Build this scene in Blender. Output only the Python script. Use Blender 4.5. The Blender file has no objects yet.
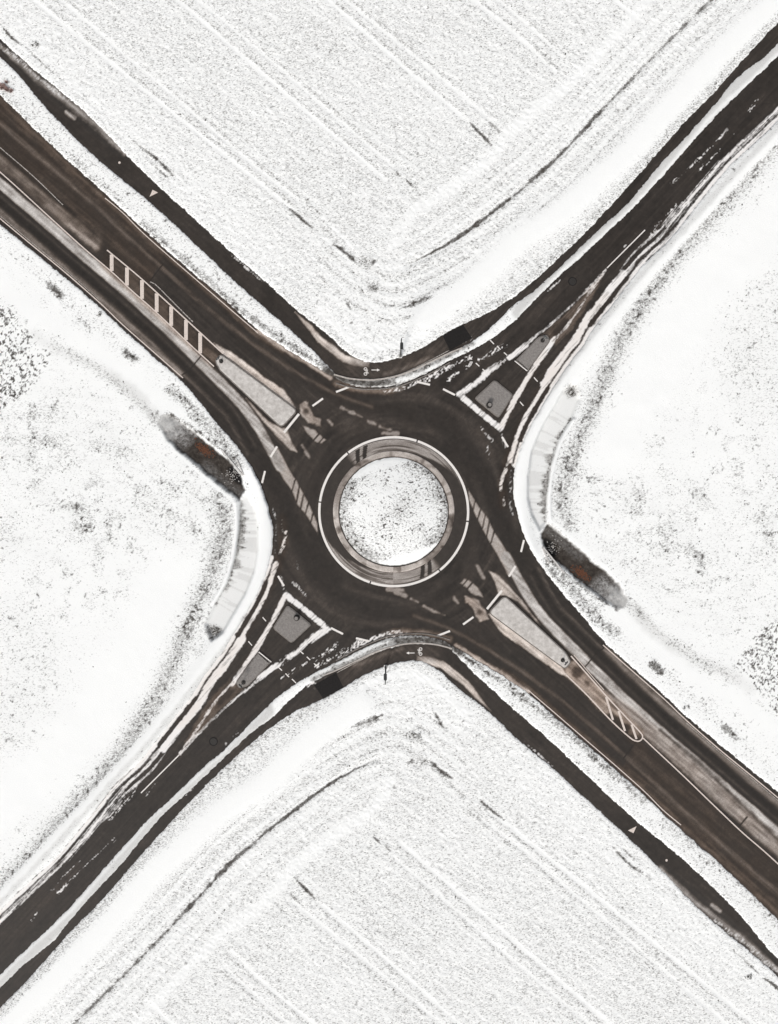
import bpy, bmesh, math, random
import numpy as np
random.seed(7)
S = 0.12                    # metres per unit of the survey drawing below
CX, CY = 389.0, 512.0       # survey point under the camera
MX, MY = 786.0, 1023.0      # the junction is point symmetric: (x, y) <-> (MX-x, MY-y)
CAM_H = 90.0
scene = bpy.context.scene
C = scene.collection

def W(p, z=0.0): return ((p[0]-CX)*S, (CY-p[1])*S, z)
def mir(pts): return [(MX-x, MY-y) for x, y in pts]

# ---------------------------------------------------------------- objects
def tag(o, label=None, cat=None, group=None, kind=None):
    if label: o['label'] = label
    if cat: o['category'] = cat
    if group: o['group'] = group
    if kind: o['kind'] = kind
    return o
def empty(name, loc, label, cat, group=None):
    o = bpy.data.objects.new(name, None); C.objects.link(o); o.location = loc
    o.empty_display_size = 0.3
    return tag(o, label, cat, group)
def link(name, me, mat=None, parent=None):
    o = bpy.data.objects.new(name, me); C.objects.link(o)
    if mat: me.materials.append(mat)
    if parent:
        o.parent = parent
        o.location = (-parent.location[0], -parent.location[1], -parent.location[2])  # parts are drawn in world metres
    return o
def np_mesh(name, V, Q, attrs=None, smooth=True):
    me = bpy.data.meshes.new(name)
    V = np.asarray(V, np.float32); Q = np.asarray(Q, np.int32)
    n, k = Q.shape
    me.vertices.add(len(V)); me.vertices.foreach_set('co', V.ravel())
    me.loops.add(n*k); me.loops.foreach_set('vertex_index', Q.ravel())
    me.polygons.add(n)
    me.polygons.foreach_set('loop_start', np.arange(0, n*k, k, dtype=np.int32))
    me.polygons.foreach_set('loop_total', np.full(n, k, np.int32))
    me.polygons.foreach_set('use_smooth', np.full(n, smooth, bool))
    for a, v in (attrs or {}).items():
        at = me.attributes.new(a, 'FLOAT', 'POINT')
        at.data.foreach_set('value', np.asarray(v, np.float32).ravel())
    me.update(calc_edges=True); me.validate()
    return me
def bm_mesh(name, bm, smooth=False):
    bmesh.ops.recalc_face_normals(bm, faces=bm.faces)
    me = bpy.data.meshes.new(name); bm.to_mesh(me); bm.free()
    if smooth:
        for p in me.polygons: p.use_smooth = True
    return me

# ---------------------------------------------------------------- numpy noise and drawing tools
_tab = {}
def vn(x, y, seed):
    if seed not in _tab: _tab[seed] = np.random.RandomState(seed).rand(512, 512).astype(np.float32)
    t = _tab[seed]
    xi = np.floor(x).astype(np.int64); yi = np.floor(y).astype(np.int64)
    fx = (x-xi).astype(np.float32); fy = (y-yi).astype(np.float32)
    fx = fx*fx*(3-2*fx); fy = fy*fy*(3-2*fy)
    a = xi & 511; b = yi & 511; a1 = (a+1) & 511; b1 = (b+1) & 511
    return (t[a, b]*(1-fx)+t[a1, b]*fx)*(1-fy)+(t[a, b1]*(1-fx)+t[a1, b1]*fx)*fy
def fbm(x, y, seed, o=3, g=0.5):
    r = 0; a = 1; s = 0
    for k in range(o):
        r = r+a*vn(x*2**k, y*2**k, seed+k); s += a; a *= g
    return r/s
def ss(a, b, x):
    t = np.clip((x-a)/(b-a), 0, 1); return t*t*(3-2*t)
def rank(a):
    r = np.empty(a.size, np.float32); r[np.argsort(a.ravel())] = np.linspace(0, 1, a.size, dtype=np.float32)
    return r.reshape(a.shape)
def smooth_line(pts, n=6):
    P = [np.array(p, float) for p in pts]
    if len(P) < 3: return pts
    out = []
    for i in range(len(P)-1):
        p0 = P[max(i-1, 0)]; p1 = P[i]; p2 = P[i+1]; p3 = P[min(i+2, len(P)-1)]
        for k in range(n):
            t = k/n
            out.append(tuple(0.5*((2*p1)+(p2-p0)*t+(2*p0-5*p1+4*p2-p3)*t*t+(3*p1-p0-3*p2+p3)*t**3)))
    out.append(tuple(P[-1])); return out

M = 60
gx = np.arange(-M, 778+M+1, 1.0); gy = np.arange(-M, 1024+M+1, 1.0)
NX, NY = len(gx), len(gy)
X, Y = np.meshgrid(gx, gy)           # [row, col]
X = X.astype(np.float32); Y = Y.astype(np.float32)

def seg_dist(pts, pad=None, closed=False):
    """distance, signed side and arc length to a polyline; only inside its padded box"""
    P = list(pts)+([pts[0]] if closed else [])
    if pad is None: sl = (slice(0, NY), slice(0, NX))
    else:
        xs = [p[0] for p in P]; ys = [p[1] for p in P]
        c0 = max(int(min(xs)-pad+M), 0); c1 = min(int(max(xs)+pad+M)+2, NX)
        r0 = max(int(min(ys)-pad+M), 0); r1 = min(int(max(ys)+pad+M)+2, NY)
        if c1 <= c0 or r1 <= r0: return None
        sl = (slice(r0, r1), slice(c0, c1))
    x = X[sl]; y = Y[sl]
    d = np.full(x.shape, 1e9, np.float32); u = np.zeros_like(d); sd = np.zeros_like(d); L = 0.0
    for (ax, ay), (bx, by) in zip(P[:-1], P[1:]):
        dx, dy = bx-ax, by-ay; l2 = dx*dx+dy*dy
        if l2 < 1e-9: continue
        l = math.sqrt(l2)
        t = np.clip(((x-ax)*dx+(y-ay)*dy)/l2, 0, 1)
        q = (x-ax-t*dx)**2+(y-ay-t*dy)**2
        m = q < d
        d[m] = q[m]; u[m] = (L+t*l)[m]
        cr = ((x-ax)*dy-(y-ay)*dx)
        sd[m] = cr[m]
        L += l
    d = np.sqrt(d)
    return sl, d, np.sign(sd)*d, u, L
def inside(pts, sl=None):
    x = X if sl is None else X[sl]; y = Y if sl is None else Y[sl]
    r = np.zeros(x.shape, bool)
    P = pts
    for i in range(len(P)):
        ax, ay = P[i]; bx, by = P[(i+1) % len(P)]
        if ay == by: continue
        c = ((ay > y) != (by > y)) & (x < (bx-ax)*(y-ay)/(by-ay)+ax)
        r ^= c
    return r
def poly_sd(pts):
    _, d, _, _, _ = seg_dist(pts, None, True)
    return np.where(inside(pts), -d, d)
wob = (fbm(X/9, Y/9, 11, 3)-0.5)          # edge wobble shared by every stroke
wob2 = (fbm(X/2.6, Y/2.6, 21, 2)-0.5)
def stroke(A, pts, w, val, soft=1.5, rag=1.0, both=True, taper=False, k=1.0, brk=None):
    """lerp array A towards val inside a ribbon of width w"""
    for P in ([pts, mir(pts)] if both else [pts]):
        r = seg_dist(smooth_line(P), w+soft*2+4)
        if r is None: continue
        sl, d, s, u, L = r
        ww = w/2
        if taper: ww = ww*np.clip(np.minimum(u, L-u)/(0.3*L+1e-6), 0.05, 1)
        m = 1-ss(ww-soft, ww+soft, d+wob[sl]*rag*3+wob2[sl]*rag*1.5)
        if brk is not None: m = m*ss(brk-0.1, brk+0.1, rk2[sl])
        m = m*k
        A[sl] = A[sl]*(1-m)+val*m
def fill(A, pts, val, soft=1.0, rag=1.0, both=True, k=1.0, brk=None):
    for P in ([pts, mir(pts)] if both else [pts]):
        r = seg_dist(P, soft*2+6, True)
        if r is None: continue
        sl, d, s, u, L = r
        d = np.where(inside(P, sl), -d, d)+wob[sl]*rag*4+wob2[sl]*rag*2
        m = (1-ss(-soft, soft, d))*k
        if brk is not None: m = m*ss(brk-0.1, brk+0.1, rk2[sl])
        A[sl] = A[sl]*(1-m)+val*m
def blob(A, c, r, val, soft=4, both=True, k=1.0):
    for (cx, cy) in ([c, (MX-c[0], MY-c[1])] if both else [c]):
        d = np.hypot(X-cx, Y-cy)+wob*r*1.2+wob2*r*0.8
        m = (1-ss(r-soft, r+soft, d))*k
        A[:] = A*(1-m)+val*m
# direction of the drilling rows in the north and south fields
c45, s45 = math.cos(math.radians(38)), math.sin(math.radians(38))
U = X*c45+Y*s45; V_ = -X*s45+Y*c45
_w = np.random.RandomState(77).rand(NY, NX).astype(np.float32)
rk = rank(0.55*vn(X/1.7, Y/1.7, 31)+0.30*vn(X/3.4, Y/3.4, 33)+0.28*_w+0.22*fbm(U/6, V_/1.7, 36, 2))     # speckle field, uniform 0..1
A_st, B_st = X*.68-Y*.735, X*.735+Y*.68            # along / across the north-east arm
rk2 = rank(vn(A_st/9, B_st/1.3, 41)*.55+vn(A_st/3, B_st/2.2, 42)*.25+.55*_w+.3*vn(X/2, Y/2, 43))
lf = fbm(X/45, Y/45, 51, 3)                          # slow variation
mf = fbm(X/14, Y/14, 61, 3)

# ---------------------------------------------------------------- the plan of the junction
NWu = [(-60,45),(0,97),(33,129),(67,161),(100,190),(123,211),(142,229),(170,254),(200,280),(230,306),(258,331),(285,349),(310,364),(330,376)]
NEl = [(345,384),(365,388),(388,387),(405,383),(430,372),(450,361),(468,353),(490,340),(513,323),(525,311),(560,276),(582,257),(610,230),(642,200),(706,128),(731,102),(756,78),(778,57),(840,-5)]
NEr = [(840,58),(790,107),(767,131),(727,168),(692,211),(669,240),(646,261),(630,281),(611,305),(593,328),(583,345),(568,364),(551,390),(531,424),(521,445),(515,465),(513,480),(513,497),(519,520),(524,535),(531,550)]
NWl = [(-60,172),(0,223),(33,250),(67,278),(100,306),(123,328),(157,358),(183,381),(213,417),(240,449)]
half = smooth_line(NWu+NEl, 3)+smooth_line(NEr+mir(NWl)[::-1], 3)
ROAD = half+mir(half)
PATHu = [(-60,-25),(0,40),(33,70),(60,92),(92,120),(131,161),(171,199),(198,223.5),(228.5,251.5),(266,283),(295,310),(330,338),(345,352),(360,361),(372,363.5),(385,362),(400,358),(420,350),(443,336),(463,325),(495,310),(530,285),(560,258),(582,237),(617,200),(651,162),(683,125),(715,93),(741,63),(765,37),(778,24),(840,-40)]
PATHl = [(840,-15),(778,42),(765,55),(748,68),(733,80),(723,93),(715,103),(693,128),(661,162),(627,203),(602,226),(582,245),(560,266),(535,289),(512,306),(502,316),(486,331),(473,340),(450,352),(440,357),(430,361),(410,370),(390,376),(370,378.5),(350,377.5),(338,374),(330,367),(308,345),(275,315),(237,282),(203,250),(153,204),(100,160),(60,121),(43,103),(20,75),(0,55),(-60,-5)]
PATH = smooth_line(PATHu, 3)+smooth_line(PATHl, 3)
sdR = poly_sd(ROAD); sdP = poly_sd(PATH); sdP2 = poly_sd(mir(PATH))
sdU = np.minimum(np.minimum(sdR, sdP), sdP2)

# ================================================================ GROUND: soil showing (D) and thin grey snow (G)
NORTH = [(-60,-60),(838,-60),(778,30),(683,128),(560,262),(463,328),(400,362),(365,368),(330,345),(200,225),(93,122),(0,45)]
mN = np.zeros((NY, NX), np.float32); fill(mN, NORTH, 1.0, 1, 0)
mWE = 1-mN
patch = ss(.44, .68, fbm(X/11, Y/11, 63, 3))*ss(.3, .6, lf)
D = 0.31*mN*(0.82+0.36*lf)+mWE*(0.05+0.22*patch)
G = (0.07+0.10*(mf-0.5))*mN+mWE*0.02
H = np.zeros((NY, NX), np.float32)                    # snow surface height
H += mN*(0.07*(fbm(U/7, V_/2.2, 71, 3)-0.5)+0.07*(fbm(X/2.2, Y/2.2, 75, 2)-0.5))+mWE*(0.10*(lf-0.5)+0.03*(mf-0.5))
# paler margin of the north field towards the north-west path
stroke(D, [(-40,0),(30,55),(130,140),(250,255)], 60, 0.20, 25, 0, k=0.7)
stroke(G, [(-40,0),(30,55),(130,140),(250,255)], 60, 0.03, 25, 0, k=0.8)
# corner of the field near the junction: whiter, bolder clods
CORN = [(300,300),(345,290),(400,300),(450,285),(480,300),(420,345),(380,360),(350,350)]
fill(G, CORN, 0.03, 12, 0); fill(D, CORN, 0.22, 12, 0)
# tramlines
trams = [[(-30,-51),(33,0),(150,95),(259,183),(292,210)], [(-10,-57),(60,0),(160,85),(259,170),(305,205)],
         [(105,-60),(177,0),(260,72),(320,124),(385,180)], [(120,-60),(197,0),(260,52),(330,113),(393,167)],
         [(255,-60),(327,0),(395,60),(463,118)], [(272,-60),(345,0),(420,62),(493,122)],
         [(400,-60),(473,0),(519,38),(555,72)], [(428,-58),(498,0),(530,28),(563,58)],
         [(545,-60),(600,-12),(640,22)],
         [(-40,60),(-5,20),(-60,-30)]]
for i, t in enumerate(trams[:9]):
    off = [(x+3, y-3) for x, y in t]
    stroke(D, off, 2.6, 0.52, 1.3, 0.8, k=0.7)
    ww, kk = (3.3, 1.0) if i % 2 == 0 else (2.3, .85)
    stroke(D, t, ww, 0.0, 1.0, 0.5, k=kk); stroke(G, t, ww, 0.0, 1.0, 0.5, k=kk)
    stroke(H, t, 4, -0.03, 2, 0.3)
# faint drill rows between
for k in range(-14, 20):
    a = (k*47-60, -60); b = (a[0]+420, a[1]+335)
    stroke(D, [a, b], 2.6, 0.10, 1.6, 1.0, k=0.5)
# headland: end of the tramlines, wheel ruts parallel with the north-east arm
stroke(G, [(660,-20),(638,12),(575,80),(521,122),(490,158),(450,190),(415,212),(396,240)], 11, 0.0, 5, 1.2, k=0.85)
stroke(D, [(660,-20),(638,12),(575,80),(521,122),(490,158),(450,190),(415,212),(396,240)], 11, 0.02, 5, 1.2, k=0.85)
rut = [(775,-60),(711,0),(655,55),(600,112),(555,160),(518,192),(473,227),(440,250),(408,265)]
for k in range(-7, 9):
    o = k*4.6+random.uniform(-1, 1); v = random.choice((.02, .05, .5, .56))
    a = random.randint(0, 3); b_ = random.randint(6, 9)
    stroke(D, [(x+o*.72, y+o*.72) for x, y in rut[a:b_]], random.uniform(1.3, 2.2), v, 1.1, .7, k=.62)
stroke(H, rut, 5, -0.08, 2, 0.3)
stroke(D, rut, 3.2, 0.70, 1.6, 1.2); stroke(G, rut, 3, 0.3, 2, 1, k=0.5)
stroke(D, [(525,187),(473,227),(440,250),(406,266)], 3.4, 0.92, 1.5, 1.0, taper=True); stroke(D, [(460,236),(436,252),(412,263)], 3.2, .97, 1.2, .8, taper=True); stroke(D, [(600,112),(555,160),(530,180)], 3.4, 0.78, 1.6, 0.8)
for dx, v in ((-9, .03), (-16, .35), (-24, .05), (8, .05), (15, .3), (24, .06), (-34, .3), (34, .28)):
    stroke(D, [(x+dx*0.72, y+dx*0.72) for x, y in rut], 2.6, v, 1.4, 0.8, k=0.75)
    stroke(G, [(x+dx*0.72, y+dx*0.72) for x, y in rut], 2.0, 0.0 if v < .1 else .16, 1.4, 0.8, k=0.7)
# rounded ends turning the corner
for k, r in enumerate((-16, -8, 0, 7, 14, 21, 28, 36, 44)):
    stroke(G, [(470-r*.1,250+r),(430,272+r),(395,285+r),(372,278+r),(350,262+r*1.1),(322,236+r*1.2)], 2.0, 0.14 if k % 2 else 0.0, 1.5, 1, k=0.6)
    stroke(D, [(470-r*.1,250+r),(430,272+r),(395,285+r),(372,278+r),(350,262+r*1.1),(322,236+r*1.2)], 2.2, 0.55 if k % 2 else 0.0, 1.3, 1, k=0.75)
for p, w, v in (([(282,203),(297,215),(312,228)],2.4,.85),([(300,200),(322,215)],1.8,.6),([(395,172),(402,178)],2.2,.85),([(406,180),(413,187)],2.4,.95),
                ([(470,123),(480,134),(492,146)],2.8,.92),([(486,120),(500,133)],2.2,.65),([(331,244),(342,250),(360,266)],4,.8),([(365,264),(378,261)],5,.8),
                ([(400,309),(418,303),(437,295)],5,.72),([(393,321),(410,317),(440,308)],1.8,.55),([(342,293),(347,303),(354,315)],2.2,.75),
                ([(432,257),(445,262),(425,270)],3,.4),([(540,40),(556,55)],1.8,.6),([(550,38),(562,50)],1.6,.5),([(535,45),(552,70)],2,.5),
                ([(160,112),(166,118)],2.2,.7),([(144,150),(158,160),(173,176)],3.4,.8),([(150,163),(170,180)],2.2,.75),([(128,136),(150,156)],2.2,.6),([(0,24),(12,38),(24,46)],2.2,.9),
                ([(24,46),(45,66),(64,82)],2.6,.72),([(92,112),(105,124),(118,134)],2.6,.6),([(615,152),(633,138)],2,.6),([(648,118),(662,105)],2,.5),([(520,240),(560,205)],1.8,.4)):
    stroke(D, p, w, v, 1.3, 0.8, taper=True)
blob(D, (372,287), 5, 0.6, 4); blob(D, (365,262), 7, 0.45, 5)
# bank of smooth snow along the path on the north-east side
bank = [(800,-20),(765,12),(735,40),(700,75),(665,112),(630,152),(600,178),(560,214),(520,240),(480,278),(455,298),(425,318)]
stroke(D, bank, 24, 0.0, 5, 1.2); stroke(G, bank, 24, 0.0, 6, 1.2); stroke(H, bank, 30, 0.16, 12, 0.5)
stroke(D, [(425,334),(405,345),(385,349),(360,345),(340,330),(320,310)], 8, 0.02, 3, 1); stroke(G, [(425,334),(405,345),(385,349),(360,345),(340,330)], 8, 0, 3, 1)
# clods thrown up beside the path
stroke(D, [(x-3, y-4) for x, y in PATHu[19:]], 8, 0.45, 3, 1.5)
stroke(D, [(x+1, y-5) for x, y in PATHu[10:20]], 9, 0.33, 3, 1.5)
stroke(D, [(x+4, y-3) for x, y in PATHu[2:10]], 9, 0.26, 4, 1.8)
# verge between the north-west arm and the path
VERGE = [(-60,0),(0,58),(43,105),(100,162),(203,252),(275,317),(330,370),(310,362),(258,329),(200,278),(123,205),(67,159),(0,95),(-60,43)]
fill(D, VERGE, 0.24, 2, 0); fill(G, VERGE, 0.04, 2, 0)
stroke(D, [(0,92),(67,156),(123,203)], 6, 0.36, 3, 2); stroke(D, [(142,223),(180,256),(215,288),(240,309),(290,345),(325,368)], 7, 0.55, 3, 1.5)
stroke(D, [(0,92),(67,156),(123,203)], 10, 0.4, 4, 2, k=0.6)
# strip of kerb and trodden snow between path and roundabout
strip = [(325,370),(340,379),(365,383.5),(388,382),(408,377),(432,366),(452,356),(472,346)]
stroke(G, strip, 9, 0.95, 2, 0.5); stroke(D, strip, 8, 0.50, 2, 0.5); stroke(D, strip[:4], 5, 0.85, 2, 0.5)
stroke(D, [(398,381),(415,376),(440,364),(470,349),(500,332),(520,315)], 3.6, 0.15, 1.6, 1.2); stroke(G, [(398,381),(415,376),(440,364),(470,349),(500,332),(520,315)], 3.6, 0.15, 1.6, 1.2)
# snow ridge between path and north-east arm: greyish packed snow
ridge = [(520,312),(560,270),(582,250),(606,228),(635,201),(684,145),(712,112),(738,88),(762,66),(800,28)]
stroke(G, ridge, 16, 0.66, 3, 0.5); stroke(D, ridge, 10, .16, 4, 1); stroke(D, [(x-3.6,y-3.2) for x, y in ridge], 3, .5, 1.6, 1.2); stroke(G, [(x+2,y+2) for x, y in ridge], 4, 0.22, 2, 0.5); stroke(D, ridge, 16, 0.03, 3, 0.5)

# west and east sides -----------------------------------------------------
stroke(D, [(-10,228),(13,250),(35,270),(58,290),(88,318),(105,330),(120,345),(134,357)], 11, 0.42, 5, 2)
stroke(D, [(-10,228),(40,268),(88,308),(130,344),(190,395),(230,440)], 20, 0.13, 7, 1, k=0.8)
stroke(D, [(50,285),(62,296)], 6, 0.7, 3, 1.5); stroke(D, [(126,352),(136,359)], 6, 0.75, 3, 1.5)
stroke(D, [(172,392),(195,412),(222,442),(238,462)], 14, 0.50, 4, 1.2)
STUB = [(-60,250),(0,302),(10,308),(24,325),(40,345),(54,355),(45,370),(28,392),(10,404),(-10,420),(-60,470)]
fill(D, STUB, 0.0, 3, 0.5)
stubm = np.zeros((NY, NX), np.float32); fill(stubm, STUB, 1.0, 2, 1.0)
rows = fbm(X/2.0, Y/2.0, 81, 2)+0.35*fbm((X+Y)/16, (X-Y)/4.0, 84, 2)+.12*(_w-.5)
D = np.maximum(D, stubm*0.58*ss(0.60, 0.85, rows))
stroke(G, [(35,335),(62,352),(92,364),(130,390),(150,410),(162,425)], 9, 0.27, 6, 2.0, k=0.8); stroke(G, [(110,374),(135,394),(162,424)], 8, .36, 4, 2, k=.8); stroke(D, [(55,346),(85,362),(130,392),(160,424)], 12, 0.34, 5, 1.2)
smoothW = [(-40,250),(30,310),(90,345),(150,395),(175,410)]
stroke(D, smoothW, 14, 0.0, 6, 1); 
beltA = [(222,500),(226,530),(216,560),(205,588),(188,625),(170,668),(152,705),(130,738),(112,765),(67,817),(20,870),(-40,930)]
stroke(D, beltA, 30, 0.31, 7, 1.2); stroke(G, beltA, 26, 0.10, 8, 1)
stroke(D, beltA[:7], 14, 0.48, 5, 1.2); stroke(D, beltA[6:], 13, 0.50, 6, 1.2)
stroke(D, [(226,500),(238,530),(230,562),(214,598),(200,640)], 8, 0.28, 3, 1)
fillW = [(60,380),(150,430),(215,490),(215,550),(190,560),(100,540),(20,560),(-60,600),(-60,430)]
wst = np.zeros((NY, NX), np.float32); fill(wst, fillW, 1.0, 25, 2)
D += wst*(.09+.17*ss(.44, .66, fbm(X/16, Y/6.5, 171, 3))*ss(.3, .6, fbm(X/34, Y/24, 175, 2))); G += wst*.05*ss(.5, .7, fbm(X/14, Y/7, 177, 3))
WH = [(160,545),(200,560),(180,610),(150,680),(110,740),(50,800),(-20,850),(-60,830),(60,720),(110,640)]
fill(D, WH, 0.0, 14, 1.5); fill(G, WH, 0.0, 14, 1)
LW = [(-60,620),(30,590),(70,640),(60,690),(20,740),(-60,780)]
fill(D, LW, 0.30, 20, 2.5, k=.6); fill(G, LW, 0.05, 20, 2)
# ploughed-under furrows west of the ditch
for a in range(6):
    stroke(G, [(55+a*6,392+a*13),(110+a*6,400+a*14)], 5, 0.12, 3, 1.5, k=0.5)
# white snow bank between swale and carriageway (pushed by the plough)
bk = [(255,470),(262,490),(265,512),(265,545),(259,572),(246,600),(228,630),(205,665),(175,704),(140,748),(95,798),(45,852),(0,900),(-60,962)]
stroke(D, bk, 13, 0.0, 3, 0.6); stroke(G, bk, 13, 0.04, 3, 0.5); stroke(H, bk, 16, 0.28, 7, 0.4)
# grey packed slush on the carriageway side of that bank
sl = [(253,606),(236,632),(213,663),(184,700),(148,744),(104,792),(55,846),(10,893),(-60,967)]
stroke(G, sl, 6, 0.42, 2, 1); stroke(D, sl, 3, 0.25, 1.5, 1, k=0.7)
# swale: icy channel
SWALE = [(240,500),(246,493),(254,508),(258,525),(258,547),(254,572),(246,592),(236,610),(223,632),(212,640),(206,624),(215,603),(227,583),(235,557),(239,527)]
fill(H, SWALE, -0.45, 2.2, 0.2); fill(G, SWALE, 0.30, 1.2, 0.4); fill(D, SWALE, 0.0, 1.2, 0.4)
swl = [(238,503),(239,527),(235,556),(227,582),(215,603)]
r = seg_dist(smooth_line(swl), 14)
for P, in ((swl,), (mir(swl),)):
    sl_, d, s_, u, L = seg_dist(smooth_line(P), 16)
    ins = np.zeros((NY, NX), np.float32); fill(ins, SWALE, 1.0, 1.0, 0)
    fr = vn(u/2.6, u*0, 91)*0.7+vn(u/9, u*0, 92)*0.6
    reach = 2.5+17*np.clip(fr-0.42, 0, 1)
    m = ins[sl_]*(1-ss(reach*0.3, reach, d))
    D[sl_] = np.maximum(D[sl_], 0.50*m); G[sl_] = np.maximum(G[sl_], 1.0*m*np.clip(fr*1.3, 0, 1))
    m2 = ins[sl_]*(vn(u/1.6, d/14, 95) > 0.62)*0.22
    G[sl_] += m2
stroke(D, [(x-2.2, y) for x, y in swl], 2.4, 0.0, 0.8, 0.3); stroke(G, [(x-2.2, y) for x, y in swl], 2.4, 0.0, 0.8, 0.3)
stroke(H, [(x-2.2, y) for x, y in swl], 3, 0.16, 1.5, 0.2)
blob(D, (214,632), 6, 0.62, 4); blob(G, (214,632), 6, 0.6, 4)
# ditch: dark mud and water
DITCH = [(158,423),(164,416),(172,416),(187,427),(213,447),(233,464),(241,474),(245,490),(239,500),(225,489),(207,474),(187,457),(168,440)]
mud = np.zeros((NY, NX), np.float32); fill(mud, DITCH, 1.0, 1.6, 1.0)
fill(H, DITCH, -0.42, 1.8, 0.5); fill(D, DITCH, 0.0, 1.2, 0.5)
stroke(D, [(168,414),(187,424),(213,443),(234,461)], 4, .6, 2, 1.5)
for ex, ey in ((157,418), (MX-157,MY-418)):
    near = np.hypot(X-ex, Y-ey)
    f_ = ss(2, 34, near+22*(fbm(X/4, Y/4, 311, 3)-.5))
    sel = near < 45
    mud[sel] *= (.30+.70*f_)[sel]; G[sel] = np.maximum(G[sel], (.75*(near < 40)*(mud > .02)*(1-f_))[sel]); H[sel] *= (.25+.75*f_)[sel]
edge = [(163,433),(187,459.5),(207,477),(225,492),(238,502)]
stroke(D, [(x-1, y+1.5) for x, y in edge], 2.6, 0.0, 0.8, 0.3); stroke(G, [(x-1, y+1.5) for x, y in edge], 2.6, 0.0, 0.8, 0.3)
lite = np.zeros((NY, NX), np.float32)               # frosted parts of the mud
stroke(lite, [(158,422),(168,427),(182,438)], 15, 0.5, 7, 2.5); stroke(lite, [(175,420),(195,434)], 4, .5, 2, 1.5); stroke(lite, [(205,466),(222,480),(240,494)], 7, 0.22, 5, 1.5)
black = np.zeros((NY, NX), np.float32); fill(black, [(227,468),(233,465),(244,478),(240,485),(232,480)], 1.0, 1, 0.5)
# ragged snow edge against the tarmac
e = sdU+wob*1.3+wob2*1.3+(_w-.5)*.5
snow_z = 0.035+H+0.055*ss(0, 4, e)
Z = np.where(e > 0, snow_z, 0)*ss(-0.6, 1.0, e)+(-0.30)*(1-ss(-0.6, 1.0, e))
Z = Z.astype(np.float32)
soil_n = rk
cornm = np.zeros((NY, NX), np.float32); fill(cornm, CORN, 1.0, 12, 0)
spot = np.clip(vn(X/2.2, Y/2.2, 101)*1.3-.35, 0, 1)**1.7*(0.5+1.0*mf)
amp = 0.09+(0.80-0.35*mN+.35*cornm)*spot+0.60*ss(.5, .8, D)*(1-.55*mWE)+.22*mWE*ss(.3, .5, D)+stubm*.22
soil = ss(1-D*1.3-0.18, 1-D*1.3+0.14, soil_n)*np.clip(amp, 0, 1)
soil = np.maximum(soil, 0)*ss(0, 0.01, D)
soil = np.maximum(soil, (1-ss(-1.2, 0.6, e))*0.85)          # edge of the snow lies on dark tarmac
G = np.clip(G, 0, 1); SPK = np.clip(D, 0, 1)

xs = (X-CX)*S; ys = (CY-Y)*S
Vg = np.stack([xs, ys, Z], -1).reshape(-1, 3)
idx = np.arange(NX*NY).reshape(NY, NX)
Qg = np.stack([idx[1:, :-1], idx[1:, 1:], idx[:-1, 1:], idx[:-1, :-1]], -1).reshape(-1, 4)
# the field runs on to the horizon
x0, x1 = xs[0, 0], xs[0, -1]; yt, yb = ys[0, 0], ys[-1, 0]; BIG = 2500.0
far = np.array([(x0+.1,yt-.1,-.03),(x1-.1,yt-.1,-.03),(x1-.1,yb+.1,-.03),(x0+.1,yb+.1,-.03),(-BIG,BIG,-.03),(BIG,BIG,-.03),(BIG,-BIG,-.03),(-BIG,-BIG,-.03)], np.float32)
n0 = len(Vg)
Qf = np.array([(0,1,5,4),(1,2,6,5),(2,3,7,6),(3,0,4,7)])[:, ::-1]+n0
def ext(a, v=0.0): return np.concatenate([a.ravel(), np.full(8, v, np.float32)])
me = np_mesh('ground', np.concatenate([Vg, far]), np.concatenate([Qg, Qf]),
             dict(spk=ext(SPK, .2), soil=ext(soil), thin=ext(G, .05), mud=ext(mud), lite=ext(lite), black=ext(black)))

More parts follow.
